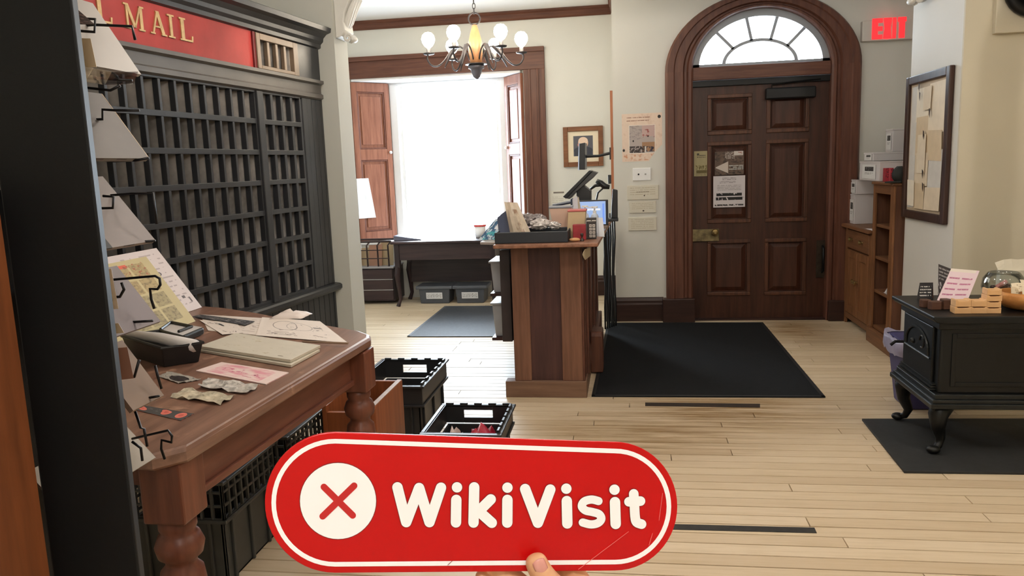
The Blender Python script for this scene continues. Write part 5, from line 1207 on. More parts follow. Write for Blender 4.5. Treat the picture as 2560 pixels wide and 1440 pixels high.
# ------------------------------------------------------------------ crates and boxes on the floor
cr_b = M('crate_black', (30, 31, 33), .42, var=.15, scale=9); cr_g = M('crate_grey', (56, 56, 54), .5, var=.15, scale=9)
labm = M('white_label', (214, 216, 222), .5, var=.03)
def crate(x0, y0, x1, y1, z0, h, m_, label, slot_far=True, tabs=True, grid=False, ins=.02, grp='plastic crates on the floor', label_far=False):
    t = thing('plastic_crate', ((x0+x1)/2, (y0+y1)/2, z0), label, 'crate', grp); T_ = .012; hz = z0+h*.62
    q = MB(); q.box(x0+ins, y0+ins, z0+.001, x1-ins, y1-ins, z0+.012)
    i0 = ins
    def wall(a0, b0, a1, b1, zt):   # lower wall between plan corners, leaning out
        q.box(a0, b0, z0+.001, a1, b1, zt)
    wall(x0+i0, y0+i0, x0+i0+T_, y1-i0, hz); wall(x1-i0-T_, y0+i0, x1-i0, y1-i0, hz); wall(x0+i0, y0+i0, x1-i0, y0+i0+T_, hz); wall(x0+i0, y1-i0-T_, x1-i0, y1-i0, hz)
    for k in range(3):
        for (a, b) in ((x1-i0, None),):
            yy_ = y0+i0+.05+(y1-y0-2*i0-.1)*k/2; q.box(a, yy_-.006, z0+.004, a+.012, yy_+.006, hz)
            xx_ = x0+i0+.05+(x1-x0-2*i0-.1)*k/2; q.box(xx_-.006, y0+i0-.012, z0+.004, xx_+.006, y0+i0, hz)
    q.build('crate_body', m_, t, .003)
    up = MB(); zt = z0+h; cx_ = (x0+x1)/2; cy_ = (y0+y1)/2; sl = .075
    if not grid:
        for ya, yb_ in ((y0, y0+T_), (y1-T_, y1)):          # end walls with a hand slot
            s0, s1 = hz+(zt-hz)*.30, hz+(zt-hz)*.72
            up.box(x0, ya, hz, cx_-sl, yb_, zt); up.box(cx_+sl, ya, hz, x1, yb_, zt); up.box(cx_-sl, ya, hz, cx_+sl, yb_, s0); up.box(cx_-sl, ya, s1, cx_+sl, yb_, zt)
        up.box(x0, y0+T_, hz, x0+T_, y1-T_, zt); up.box(x1-T_, y0+T_, hz, x1, y1-T_, zt)
    else:
        n_ = 9
        for xa, xb in ((x0, x0+T_), (x1-T_, x1)):
            for k in range(n_+1):
                yk = y0+(y1-y0-.010)*k/n_; up.box(xa, yk, hz, xb, yk+.010, zt)
            for zk in (hz, hz+(zt-hz)*.33, hz+(zt-hz)*.66, zt-.014): up.box(xa+.002, y0, zk, xb-.002, y1, zk+.010)
        for ya, yb_ in ((y0, y0+T_), (y1-T_, y1)):
            for k in range(n_+1):
                xk = x0+(x1-x0-.010)*k/n_; up.box(xk, ya, hz, xk+.010, yb_, zt)
            for zk in (hz, hz+(zt-hz)*.33, hz+(zt-hz)*.66, zt-.014): up.box(x0, ya+.002, zk, x1, yb_-.002, zk+.010)
    up.build('upper_wall', m_, t, .002)
    q = MB(); e = .016
    q.box(x0-e, y0-e, zt-.012, x1+e, y0+T_, zt); q.box(x0-e, y1-T_, zt-.012, x1+e, y1+e, zt); q.box(x0-e, y0+T_, zt-.012, x0+T_, y1-T_, zt); q.box(x1-T_, y0+T_, zt-.012, x1+e, y1-T_, zt)
    q.box(x0-e*.6, y0-e*.6, hz-.006, x1+e*.6, y0+.002, hz+.008); q.box(x1-.002, y0, hz-.006, x1+e*.6, y1, hz+.008)
    q.build('rim', m_, t, .004)
    if tabs:
        q = MB()
        for k in range(5):
            xk = x0+.03+(x1-x0-.06)*k/4; q.box(xk-.02, y1-T_, zt, xk+.02, y1, zt+.010)
        for k in range(6):
            yk = y0+.04+(y1-y0-.08)*k/5; q.box(x1-T_, yk-.025, zt, x1, yk+.025, zt+.012)
        q.build('stacking_lugs', m_, t, .002)
    return t
c1 = crate(-1.50, 3.95, -1.105, 4.53, 0, .30, cr_b, 'black crate with open hand slot behind the brown wooden box')
c2 = crate(-.945, 3.35, -.59, 3.79, 0, .25, cr_b, 'low black crate holding a red bag, out in front of counter')
crate(-1.80, 2.41, -1.415, 2.82, 0, .40, cr_g, 'grey slatted crate under the table nearest the turned leg', grid=True, tabs=False, slot_far=False)
crate(-1.76, 2.87, -1.385, 3.27, 0, .40, cr_g, 'grey slatted crate under the far end of table', grid=True, tabs=False, slot_far=False)
tag(crumple('red_bag', -.80, 3.42, -.63, 3.70, .013, .225, M('bag_red', (158, 34, 52), .25, var=.35, scale=16), 21, lo=.82, ex=.3), 'shiny red packet with white marks in the low crate', 'bag')
tag(crumple('beige_bag', -.90, 3.44, -.815, 3.70, .013, .20, M('bag_beige', (190, 168, 160), .5, var=.12, scale=10), 22, lo=.82, ex=.3), 'crumpled beige packet next to the red one in low crate', 'bag')
wb = thing('wooden_box', (-1.23, 3.36, 0), 'open brown wooden box behind the far turned table leg', 'box')
wbm = wood('box_wood', (108, 56, 30), (146, 84, 50), axis='z', rough=.45); wbe = M('box_edge', (150, 122, 104), .5, var=.15, scale=20)
X0, X1, Y0, Y1, ZH = -1.34, -1.095, 3.15, 3.57, .44
box('side', wbm, X0, Y0, .002, X0+.022, Y1, ZH, wb, .002); box('side', wbm, X1-.022, Y0, .002, X1, Y1, ZH, wb, .002)
box('end', wbm, X0+.022, Y0, .002, X1-.022, Y0+.022, ZH-.03, wb, .002); box('end', wbm, X0+.022, Y1-.022, .002, X1-.022, Y1, ZH, wb, .002)
box('bottom', wbm, X0+.022, Y0+.022, .004, X1-.022, Y1-.022, .02, wb); box('worn_rim', wbe, X1-.024, Y0+.002, ZH, X1-.001, Y1-.002, ZH+.004, wb, .001)
q = MB(); q.sheet((-1.62, 3.02, .412), (-1.40, 3.02, .412), (-1.40, 3.22, .47), (-1.62, 3.22, .50), .006, 3, 3, lambda a, b: .012*sin(3*a)); tag(q.build('cardboard_sheet', M('cardboard', (132, 104, 88), .7, var=.08)), 'bent cardboard sheet lying on the far grey crate under table', 'cardboard')

# ------------------------------------------------------------------ goods on the counter
KZ2 = .9865
def cx(px, y): return ony(px, 560, y).x
side_leaf = MB(); side_leaf.prism([(-.945, 4.96), (-.802, 4.90), (-.802, 5.75), (-.945, 5.70)], .018, 'z', .955); side_leaf.build('side_leaf', M('leaf_pale', (170, 160, 156), .3, var=.05), counter, .004)
tray = thing('black_tray', (-.57, 4.82, KZ2), 'shallow black tray of bagged goods at the counter end', 'tray')
x0, x1, y0, y1 = -.797, -.352, 4.66, 4.98
tb = M('tray_black', (34, 38, 44), .5, var=.08)
q = MB(); T_ = .010; h = .068
q.box(x0, y0, KZ2+.0005, x1, y0+T_, KZ2+h); q.box(x0, y1-T_, KZ2+.0005, x1, y1, KZ2+h); q.box(x0, y0+T_, KZ2+.0005, x0+T_, y1-T_, KZ2+h); q.box(x1-T_, y0+T_, KZ2+.0005, x1, y1-T_, KZ2+h); q.box(x0+T_, y0+T_, KZ2+.0005, x1-T_, y1-T_, KZ2+.008)
q.build('tray_body', tb, tray, .004)
m = PM('tan_pouch_print', (188, 174, 156), rough=.3, var=.08).blot(.3, .1, .75, .8, (138, 112, 94), 3, .5, .16).done()
def place_upright(name, px, y, m, label, cat, th=.03, lean=0, z0=None, grp=None, poly=None, nx=5, ny=5, wob=None):
    pts = [ony(a, b, y) for a, b in px]; z0 = z0 if z0 is not None else KZ2+.016
    P = [Vector(p) for p in pts]
    for k in (0, 1): P[k].z = z0
    for k in (2, 3): P[k].y = y+lean
    q = MB(); q.sheet(P[0], P[1], P[2], P[3], th, nx, ny, wob); return tag(q.build(name, m), label, cat, grp)
place_upright('tan_pouch', ((1277, 568), (1333, 568), (1290, 508), (1257, 506)), 4.74, m, 'tan pouch leaning up in the black tray', 'pouch', .006, .06, wob=lambda a, b: .03*sin(pi*a)*sin(pi*min(1, b*.8+.2))-.004*sin(14*a+5*b))
place_upright('navy_packet', ((1247, 568), (1285, 568), (1270, 522), (1240, 545)), 4.80, M('navy_packet', (62, 70, 92), .4, var=.1), 'dark blue packet standing behind the tan pouch', 'packet', .015, .04)
fz = M('bag_contents', (120, 112, 112), .2, spec=.9, var=.6, scale=50, bump=.3, bscale=60); fz2 = M('bag_contents_pale', (186, 178, 174), .2, spec=.9, var=.4, scale=40, bump=.3, bscale=50)
def lump(name, c, r, sq, m_, seed, label, cat, grp): q = MB(); q.ball(c, r*.95, 20, 12, sq, .16, random.Random(seed)); return tag(q.build(name, m_), label, cat, grp)
for i, (px, py, y, r, sq, mm, lab) in enumerate(((1318, 545, 4.90, .05, (1.3, 1, .9), fz, 'dark bundled bag behind the tan pouch in tray'), (1350, 556, 4.86, .05, (1.5, .9, .75), fz2, 'pale lumpy bag in the middle of the tray'), (1385, 560, 4.87, .045, (1.1, 1, .6), fz2, 'pale lumpy bag at the carton end of tray'), (1345, 545, 4.93, .05, (1.2, .5, .8), fz, 'grey bundled bag at the rear rim of tray'))):
    p = ony(px, py, y); z = max(KZ2+.009+r*sq[2], p.z-.01); lump('goods_bag', (p.x, y, z), r*.93, sq, mm, 30+i, lab, 'bag', 'lumpy bags in the black tray')
# leaflet holder on the pale side leaf
m = PM('teal_leaflet', (206, 222, 232), var=.03).blot(0, 0, .75, .9, (52, 92, 128), 4, .46, .03).blot(.2, 0, .9, .5, (70, 170, 184), 5, .52, .04).rect(.5, .5, 1, 1, (240, 244, 250)).done()
place_upright('teal_leaflet', ((1196, 600), (1243, 600), (1262, 548), (1236, 548)), 5.1, m, 'blue and teal leaflet leaning on the pale side leaf of counter', 'leaflet', .004, .05, z0=.9735)
# tapered cartons
def tapered(name, px_t, px_b, y, d, m_, lid, label):
    (l1, r1, t), (l0, r0, b) = px_t, px_b
    A, B = ony(l0, b, y), ony(r0, b, y); C, D = ony(l1, t, y), ony(r1, t, y); z0 = KZ2+.0005
    dz = z0-A.z; ty = thing(name, ((A.x+B.x)/2, y, z0), label, 'carton')
    q = MB(); e = (D.x-C.x-(B.x-A.x))/2
    q.hexa([(A.x, y+e, z0), (B.x, y+e, z0), (B.x, y+d-e, z0), (A.x, y+d-e, z0)], [(C.x, y, C.z-.012), (D.x, y, C.z-.012), (D.x, y+d, C.z-.012), (C.x, y+d, C.z-.012)]); q.build('carton_body', m_, ty, .003)
    q = MB(); q.box(C.x-.004, y-.004, C.z-.012, D.x+.004, y+d+.004, C.z); q.build('carton_lid', lid, ty, .003); return ty
pk_m = M('carton_pink', (214, 180, 160), .55, var=.04); be_m = M('carton_beige', (196, 172, 136), .55, var=.04)
tapered('tapered_carton', (1373, 1428, 517), (1387, 1421, 567), 5.02, .13, pk_m, M('lid_grey', (126, 128, 136), .4), 'pink tapered carton with grey lid behind the tray')
t2 = tapered('tapered_carton', (1420, 1464, 525), (1416, 1460, 563), 4.90, .12, be_m, M('lid_red', (186, 96, 92), .4), 'beige carton with red lid beside the pink carton')
def cbx(name, l, r, t, b, y, d, m_, label, cat, grp=None, bev=.003):
    A, B = ony(l, b, y), ony(r, t, y); return tag(box(name, m_, A.x, y, KZ2+.0005, B.x, y+d, max(B.z, KZ2+.01), None, bev), label, cat, grp)
cbx('red_carton', 1432, 1464, 561, 583, 4.78, .06, M('carton_red', (140, 34, 42), .45, var=.2, scale=30), 'small dark red box in front of beige carton', 'box')
q = MB(); A = ony(1436, 588, 4.70); q.ball((A.x, 4.70, KZ2+.012), .026, 14, 8, (1.35, 1, .45)); tag(q.build('wooden_stamp', wood('stamp_wood', (180, 130, 84), (212, 166, 120), axis='x'), smooth=True), 'pale rounded wooden piece lying at the counter edge', 'wooden piece')
q = MB(); A = ony(1455, 588, 4.72); q.lathe([(.012, 0), (.012, .012), (.006, .016), (.006, .028), (.010, .034), (.009, .046), (0, .05)], (A.x, 4.72, KZ2+.0005), 12, cap=False); tag(q.build('hand_stamp', M('stamp_dark', (48, 34, 30), .4), smooth=True), 'small dark hand stamp beside the pale wooden piece', 'stamp')
m = PM('tile_print', (52, 48, 48), var=.1)
for r_ in range(4):
    for c_ in range(2): m = m.rect(.30+.33*c_, .07+.17*r_, .56+.33*c_, .20+.17*r_, (196, 190, 182)).rect(.36+.33*c_, .115+.17*r_, .50+.33*c_, .155+.17*r_, (88, 82, 80))
m = m.lines(0, .84, 1, .94, 1, (190, 186, 180), .6, 6).done()
A, B = ony(1466, 580, 4.84), ony(1490, 545, 4.84)
bt = thing('tile_box', (A.x, 4.84, KZ2), 'dark box with grid of pale tiles beside the red box', 'box'); box('tile_box_body', M('tile_dark', (54, 46, 44), .5), A.x, 4.842, KZ2+.0005, B.x, 4.90, B.z, bt, .002)
q = MB(); q.sheet((A.x, 4.8405, KZ2+.002), (B.x, 4.8405, KZ2+.002), (B.x, 4.8405, B.z-.002), (A.x, 4.8405, B.z-.002), .001); q.build('tile_face', m, bt)
clearp = thin_glass('bottle_clear', (.86, .90, .96), .14, .1)
for i, (px, py0, py1, lab) in enumerate(((1463, 556, 514, 'clear pump bottle with white cap nearest the cartons'), (1487, 556, 516, 'clear pump bottle with bent white spout by the screen'))):
    A, B = ony(px, py0, 5.25), ony(px, py1, 5.25); t = thing('pump_bottle', (A.x, 5.25, KZ2), lab, 'bottle', 'pump bottles on the counter'); hh = B.z-KZ2
    MB().lathe([(.022, 0), (.026, .01), (.026, hh*.62), (.02, hh*.70), (.010, hh*.74)], (A.x, 5.25, KZ2+.0005), 16).build('bottle_body', M('bottle_milky', (196, 206, 222), .2, var=.05), t, smooth=True)
    q = MB(); q.lathe([(.012, hh*.74), (.012, hh*.84), (.005, hh*.85), (.005, hh*.93), (.022, hh*.94), (.022, hh)], (A.x, 5.25, KZ2), 14); q.box(A.x-.045 if i else A.x-.02, 5.24, KZ2+hh*.95, A.x+.02, 5.26, KZ2+hh*.99); q.build('pump', white_wood, t)
place_upright('envelope', ((1430, 552), (1447, 552), (1443, 490), (1428, 500)), 5.53, M('env_white', (216, 214, 222), .5), 'white envelope standing upright among the cartons', 'envelope', .003, .02, KZ2+.0006)
place_upright('envelope', ((1440, 550), (1462, 550), (1446, 492), (1436, 500)), 5.575, M('env_cream', (204, 190, 168), .5), 'cream envelope leaning behind the white one', 'envelope', .003, .02, KZ2+.0006)
A, B = ony(1383, 521, 5.5), ony(1430, 505, 5.5)
dn = thing('navy_organiser', (A.x, 5.5, KZ2), 'dark navy desk organiser behind the pink carton', 'organiser'); nv = M('navy_plastic', (44, 56, 76), .35)
box('tray_side', nv, A.x, 5.5, KZ2+.0005, B.x, 5.52, A.z+.005, dn, .004); box('tray_side', nv, B.x-.012, 5.52, KZ2+.0005, B.x, 5.66, B.z+.02, dn, .004); q = MB(); q.tube([(A.x-.004, 5.51, A.z+.02), (B.x-.01, 5.51, B.z)], .012, 8); q.build('bar', nv, dn)
q = MB(); A = ony(1492, 534, 4.98); q.sheet((A.x, 4.98, KZ2+.0006), (A.x+.045, 4.97, KZ2+.0006), (A.x+.035, 5.0, KZ2+.12), (A.x-.002, 5.01, KZ2+.12), .002, 3, 3, lambda a, b: .006*sin(5*a)); tag(q.build('white_tissue', M('tissue', (214, 218, 226), .5)), 'white paper slip hanging beside the tile box', 'paper')
q = MB(); q.sheet((-.235, 5.02, KZ2+.001), (-.165, 5.02, KZ2+.001), (-.15, 5.55, KZ2+.001), (-.25, 5.55, KZ2+.001), .001, 6, 6, lambda a, b: .003*sin(9*a)*sin(7*b)+.002); tag(q.build('plastic_wrap', M('wrap_blue', (150, 164, 180), .2, var=.3, scale=30)), 'crinkled bluish plastic lying along the counter edge', 'plastic wrap')
# till screen, scanner, monitor, phone
tillm = M('till_black', (34, 35, 38), .35, var=.1); tille = M('till_grey', (150, 146, 142), .35)
till = thing('till_screen', (cx(1460, 5.75), 5.9, KZ2), 'black till touchscreen tilted on its stand, seen edge-on', 'till')
def pol(pts, y): return [(p.x, p.z) for p in (ony(a, b, y) for a, b in pts)]
q = MB(); q.prism(pol(((1407, 492), (1473, 426), (1480, 428), (1415, 497)), 5.75), .30, 'y', 5.75); q.build('screen', tillm, till, .003)
q = MB(); q.prism(pol(((1415, 496), (1481, 428), (1493, 432), (1480, 446), (1440, 480), (1424, 498)), 5.75), .28, 'y', 5.76); q.build('screen_back', tille if False else M('till_back', (62, 62, 64), .35), till, .004)
st_ = pol(((1441, 478), (1452, 458), (1477, 478), (1477, 500)), 5.8); lo = pol(((1442, 500),), 5.8)
q = MB(); q.prism([(st_[0][0], KZ2+.0005), (st_[3][0], KZ2+.0005), st_[3], st_[2], st_[1], st_[0]], .18, 'y', 5.8); q.build('stand', tillm, till, .006)
scn = thing('barcode_scanner', (cx(1500, 5.9), 5.95, KZ2), 'black handheld barcode scanner resting on a bent stand', 'scanner')
q = MB(); P = [ony(a, b, 6.14) for a, b in ((1491, 452), (1502, 458), (1512, 466), (1524, 468))]; q.tube(P, [.018, .024, .024, .016], 10); q.build('head', tillm, scn, smooth=True)
q = MB(); P = [ony(a, b, 6.14) for a, b in ((1502, 462), (1488, 464), (1472, 476))]; q.tube(P, [.014, .012, .008], 8); q.build('grip', tillm, scn, smooth=True)
q = MB(); P = [ony(a, b, 6.14) for a, b in ((1508, 470), (1495, 482), (1491, 500))]; P.append(Vector((P[-1].x, 6.14, KZ2+.01))); q.tube(P, .007, 8); q.lathe([(.05, 0), (.05, .008), (.01, .014)], (P[-1].x, 6.14, KZ2+.0005), 14); q.build('stand', tillm, scn, smooth=True)
A, B = ony(1448, 536, 5.62), ony(1520, 499, 5.62)
mon = thing('lit_screen', (A.x, 5.62, KZ2), 'small monitor with bluish lit screen behind the pump bottles', 'monitor')
box('casing', tillm, A.x-.01, 5.62, KZ2+.02, B.x, 5.65, B.z, mon, .004); box('foot', tillm, (A.x+B.x)/2-.06, 5.60, KZ2+.0005, (A.x+B.x)/2+.06, 5.72, KZ2+.02, mon, .003)
m = PM('screen_print', (150, 178, 226), var=.03).lines(.3, .55, .8, .75, 1, (226, 236, 250), .4, 8).rect(.88, .1, .95, .9, (112, 150, 236)).done(); b_ = m.node_tree.nodes['Principled BSDF']; m.node_tree.links.new([l.from_socket for l in m.node_tree.links if l.to_socket == b_.inputs['Base Color']][0], b_.inputs['Emission Color']); b_.inputs['Emission Strength'].default_value = .55
q = MB(); q.sheet((A.x, 5.619, KZ2+.03), (B.x-.018, 5.619, KZ2+.03), (B.x-.018, 5.619, B.z-.010), (A.x, 5.619, B.z-.010), .001); q.build('screen', m, mon)
ph = thing('desk_phone', (cx(1535, 6.3), 6.3, KZ2), 'black cordless phone standing on its base by the wall', 'phone')
q = MB(); P = pol(((1527, 528), (1544, 530), (1544, 475), (1531, 472)), 6.3); P[0] = (P[0][0], KZ2+.02); P[1] = (P[1][0], KZ2+.02); q.prism(P, .05, 'y', 6.3); q.build('handset', tillm, ph, .006)
box('phone_base', tillm, P[0][0]-.03, 6.25, KZ2+.0005, P[1][0]+.005, 6.40, KZ2+.021, ph, .004)
kb = cx(1500, 5.5); tag(box('dark_keyboard', tillm, -.30, 5.46, KZ2+.0005, -.17, 5.60, KZ2+.018, None, .003), 'dark keyboard lying in front of the lit screen', 'keyboard')
arm = thing('wall_monitor', (-.135, 7.3, 1.4), 'slim monitor on black wall arm, seen edge-on before portrait', 'monitor')
q = MB(); A = pol(((1450, 424), (1450, 360), (1464, 357), (1464, 424)), 7.3); q.prism(A, .34, 'y', 7.2); q.build('screen_body', tillm, arm, .004)
q = MB(); A2 = pol(((1447, 425), (1449, 358), (1451, 358), (1450, 425)), 7.3); q.prism([(a-.003, b) for a, b in A2], .33, 'y', 7.205); q.build('screen_face', M('face_pale', (190, 206, 236), .3), arm)
P = [ony(a, b, 7.32) for a, b in ((1464, 391), (1495, 390), (1536, 382))]; P[-1].x = -.135
q = MB(); q.tube(P, [.014, .012, .014], 8); q.build('wall_arm', tillm, arm); box('wall_bracket', tillm, -.15, 7.28, P[-1].z-.06, -.1105, 7.36, P[-1].z+.05, arm, .003)
P = ony(1532, 448, 7.19); tag(box('wall_clip', tillm, -.165, 7.165, P.z-.04, -.136, 7.195, P.z+.04, None, .004), 'small black clip on the orange board edge', 'clip')
# torn sticker on the counter side
P = [onx(a, b, -.2505) for a, b in ((1456, 637), (1462, 623), (1476, 618), (1476, 640), (1463, 650), (1460, 645))]
q = MB(); q.prism([(p.y, p.z) for p in P], .0012, 'x', -.2515); tag(q.build('torn_sticker', M('sticker_cream', (206, 190, 158), .6, var=.1)), 'torn cream sticker near the top corner of counter side', 'sticker')
# bins on the rear shelves
wbn = M('bin_white', (176, 178, 184), .4, var=.05)
for i, (z0, h, lab) in enumerate(((.6205, .20, 'pale plastic bin on upper rear shelf of counter'), (.3205, .22, 'pale plastic bin on lower rear shelf of counter'))):
    t = thing('plastic_bin', (-.84, 5.2, z0), lab, 'bin', 'pale bins behind the counter'); q = MB(); q.frustum(-.90, 5.06, -.728, 5.36, z0, z0+h, .014); q.build('bin_body', wbn, t, .006); q = MB(); q.box(-.912, 5.05, z0+h, -.726, 5.37, z0+h+.012); q.build('bin_rim', wbn, t, .003)
box('shelf_lip', c_dark, -.905, 5.04, .60, -.80, 6.5, .62, counter); box('shelf_lip', c_dark, -.905, 5.04, .30, -.80, 6.5, .32, counter)
# cables and a dark sack in the corner behind the counter
cbm = M('cable_black', (24, 25, 27), .5)
cb = thing('cable_bundle', (-.17, 6.9, 0), 'bundle of black cables hanging between counter and wall', 'cables')
r = random.Random(6)
for k in range(6):
    x = -.20+.018*k; q = MB(); q.tube([(x, 6.68+.03*k, 1.02), (x+.01*r.uniform(-1, 1), 6.72+.03*k, .8), (x+.02*r.uniform(-1, 1), 6.70+.03*k, .5), (x+.015*r.uniform(-1, 1), 6.72+.03*k, .2), (x, 6.74+.03*k, .01)], .008, 6); q.build('cable', cbm, cb, smooth=True)
q = MB(); q.frustum(-.215, 7.055, -.145, 7.14, .001, .92, .008); tag(q.build('dark_sack', M('sack_dark', (20, 21, 23), .8, var=.2), None, .02), 'tall dark sack propped in the corner behind the cables', 'sack')

# ------------------------------------------------------------------ by the window
for i, (l, r_, lab) in enumerate(((1042, 1130, 'grey lidded bin with white label under desk, beside the chest end'), (1133, 1217, 'grey lidded bin with white label under desk, towards the counter'))):
    A, B = ony(l, 758, 8.16), ony(r_, 712, 8.16); t = thing('storage_bin', ((A.x+B.x)/2, 8.28, 0), lab, 'bin', 'labelled bins under the desk'); gm = M('bin_grey', (72, 76, 84), .45, var=.08)
    q = MB(); q.frustum(A.x+.03, 8.16, B.x-.03, 8.42, .001, .16, .012); q.build('bin_body', gm, t, .008)
    q = MB(); q.box(A.x, 8.145, .16, B.x, 8.44, .195); q.build('bin_lid', M('bin_lid', (88, 92, 100), .4), t, .008)
    c_ = (A.x+B.x)/2; m = PM('bin_label_%d' % i, (214, 216, 220)).blot(.05, .2, .95, .8, (110, 110, 114), 14, .52).done(); q = MB(); q.sheet((c_-.09, 8.157, .055), (c_+.09, 8.157, .055), (c_+.09, 8.151, .125), (c_-.09, 8.151, .125), .001); q.build('label', m, t)
q = MB(); A, B = ony(986, 600, 8.15), ony(1042, 600, 8.15); q.prism([(A.x, .7005), (B.x+.06, .7005), (B.x+.05, .712), (A.x, .755)], .22, 'y', 8.12); tag(q.build('closed_laptop', M('laptop_grey', (96, 98, 116), .35), None, .004), 'grey wedge-shaped case lying on the desk end by chest', 'case')
A = ony(1200, 575, 8.3); cup_ = thing('paper_tub', (A.x, 8.3, .70), 'white tub with red rim standing on the desk', 'tub')
MB().lathe([(.05, 0), (.065, .12)], (A.x, 8.3, .7005), 18).build('tub_body', white_wood, cup_, smooth=True); MB().lathe([(.066, .12), (.07, .122), (.07, .138), (.066, .14)], (A.x, 8.3, .7005), 18).build('red_rim', M('rim_red', (196, 60, 56), .4), cup_)
for i, (x, y) in enumerate(((-2.05, 8.2), (-1.72, 8.12))):
    q = MB(); q.sheet((x-.11, y-.14, .7012), (x+.10, y-.15, .7012), (x+.11, y+.13, .7012), (x-.10, y+.14, .7012), .001); tag(q.build('desk_paper', ppr), ('white paper lying mid desk under the window', 'white paper on the desk end near the counter')[i], 'paper', 'papers on the desk')
zb, zt_ = ony(905, 545, 8.7).z, ony(905, 446, 8.7).z
p_, q_ = Vector((-3.055, WY+.005)), Vector((-2.712, 8.965)); d_ = (q_-p_).normalized(); n_ = Vector((d_.y, -d_.x))
c0, c1 = p_+d_*.0+n_*.043, p_+d_*.215+n_*.043; c2, c3 = p_+d_*.15+n_*.043, p_+n_*.043
q = MB(); q.sheet((c0.x, c0.y, zb), (c1.x, c1.y, zb), (c2.x, c2.y, zt_), (c3.x, c3.y, zt_), .004, 4, 5, lambda a, b: .003*sin(9*a)); tag(q.build('white_cloth', M('cloth_white', (240, 240, 240), .6)), 'white cloth hanging on the shutter leaf above the chest', 'cloth')
for i, (x, dz) in enumerate(((-3.0, .24), (-2.88, .2), (-2.76, .235), (-2.64, .26))):
    q = MB(); q.sheet((x-.07, 8.25+.03*(i % 2), .4185), (x+.08, 8.25+.03*(i % 2), .4185), (x+.08, 8.29+.03*(i % 2), .4185+dz), (x-.07, 8.29+.03*(i % 2), .4185+dz*.95), .006); tag(q.build('rack_paper', (ppr, cardb, M('paper_brown', (150, 110, 88), .6), cardb)[i]), ('white', 'beige', 'brown', 'tan')[i]+(' papers standing in the iron letter rack near pier', ' envelope standing in the iron letter rack', ' folder standing in the iron letter rack', ' sheet standing in the letter rack near desk')[i], 'papers', 'papers in the letter rack')
m = PM('wall_notice', (216, 212, 200), var=.02).rect(.25, .8, .95, .92, (120, 112, 104)).lines(.15, .1, .9, .6, 4, (190, 184, 172), .4, 10).done()
wall_sheet('wall_notice', (1375, 476, 1412, 512), WY, m, 'pale notice on wall between window casing and till', 'notice')
q = MB(); A = ony(1368, 470, WY); q.tube([(A.x, WY-.045, .25), (A.x, WY-.045, A.z)], .009, 8); tag(q.build('white_conduit', white_wood), 'white cable conduit running up beside the window casing', 'conduit')

# ------------------------------------------------------------------ the red plate held up by a hand
def inv_d(px): return 1/0.60 - 0.000227*(px-1185)
def SP(px, py, off=0.0):
    d = 1/inv_d(px); return CO+ray(px, py)*d+SN*off
SN = Vector((0, 0, 0))
e1 = SP(1500, 1250)-SP(900, 1250); e2 = SP(1185, 1100)-SP(1185, 1400); SN = e1.cross(e2).normalized()
if SN.dot(CF) > 0: SN = -SN
sgn = thing('held_sign', tuple(SP(1185, 1430)), 'red oblong plate with white lettering and cross emblem, held up', 'sign')
sred = M('sign_red', (190, 10, 12), .3, spec=.28, var=.06, scale=9, bump=.03, bscale=120); swhite = M('sign_white_paint', (246, 246, 246), .4, var=0); sdark = M('sign_outline', (122, 12, 14), .5)
def stadium(ins, n=28):
    L_, R_ = (838, 1256.5), (1537, 1266); rl, rr = 176-ins, (157-ins, 161-ins); pts = []
    for i in range(n+1):
        a = pi/2+pi*i/n; pts.append((L_[0]+rl*cos(a), L_[1]-rl*sin(a)))
    for i in range(n+1):
        a = -pi/2+pi*i/n; pts.append((R_[0]+rr[0]*cos(a), R_[1]-rr[1]*sin(a)))
    return pts
def plate(pts, off, th): q = MB(); n = len(pts); q.add([SP(x, y, off) for x, y in pts]+[SP(x, y, off-th) for x, y in pts], [list(range(n)), list(range(n, 2*n))[::-1]]+[(i, n+i, n+(i+1) % n, (i+1) % n) for i in range(n)]); return q
plate(stadium(0), 0.0, .0028).build('plate', sred, sgn, .0006)
o1, o2 = stadium(16.5), stadium(28); n = len(o1); q = MB()
q.add([SP(x, y, .0004) for x, y in o1]+[SP(x, y, .0004) for x, y in o2], [(i, (i+1) % n, n+(i+1) % n, n+i) for i in range(n)]); q.build('white_band', swhite, sgn)
circ = lambda cx_, cy_, r_, n=48: [(cx_+r_*cos(2*pi*i/n), cy_-r_*sin(2*pi*i/n)) for i in range(n)]
plate(circ(845, 1252, 97), .0003, .0002).build('disc_outline', sdark, sgn); dsc = plate(circ(845, 1252, 95), .0006, .0002).build('white_disc', swhite, sgn)
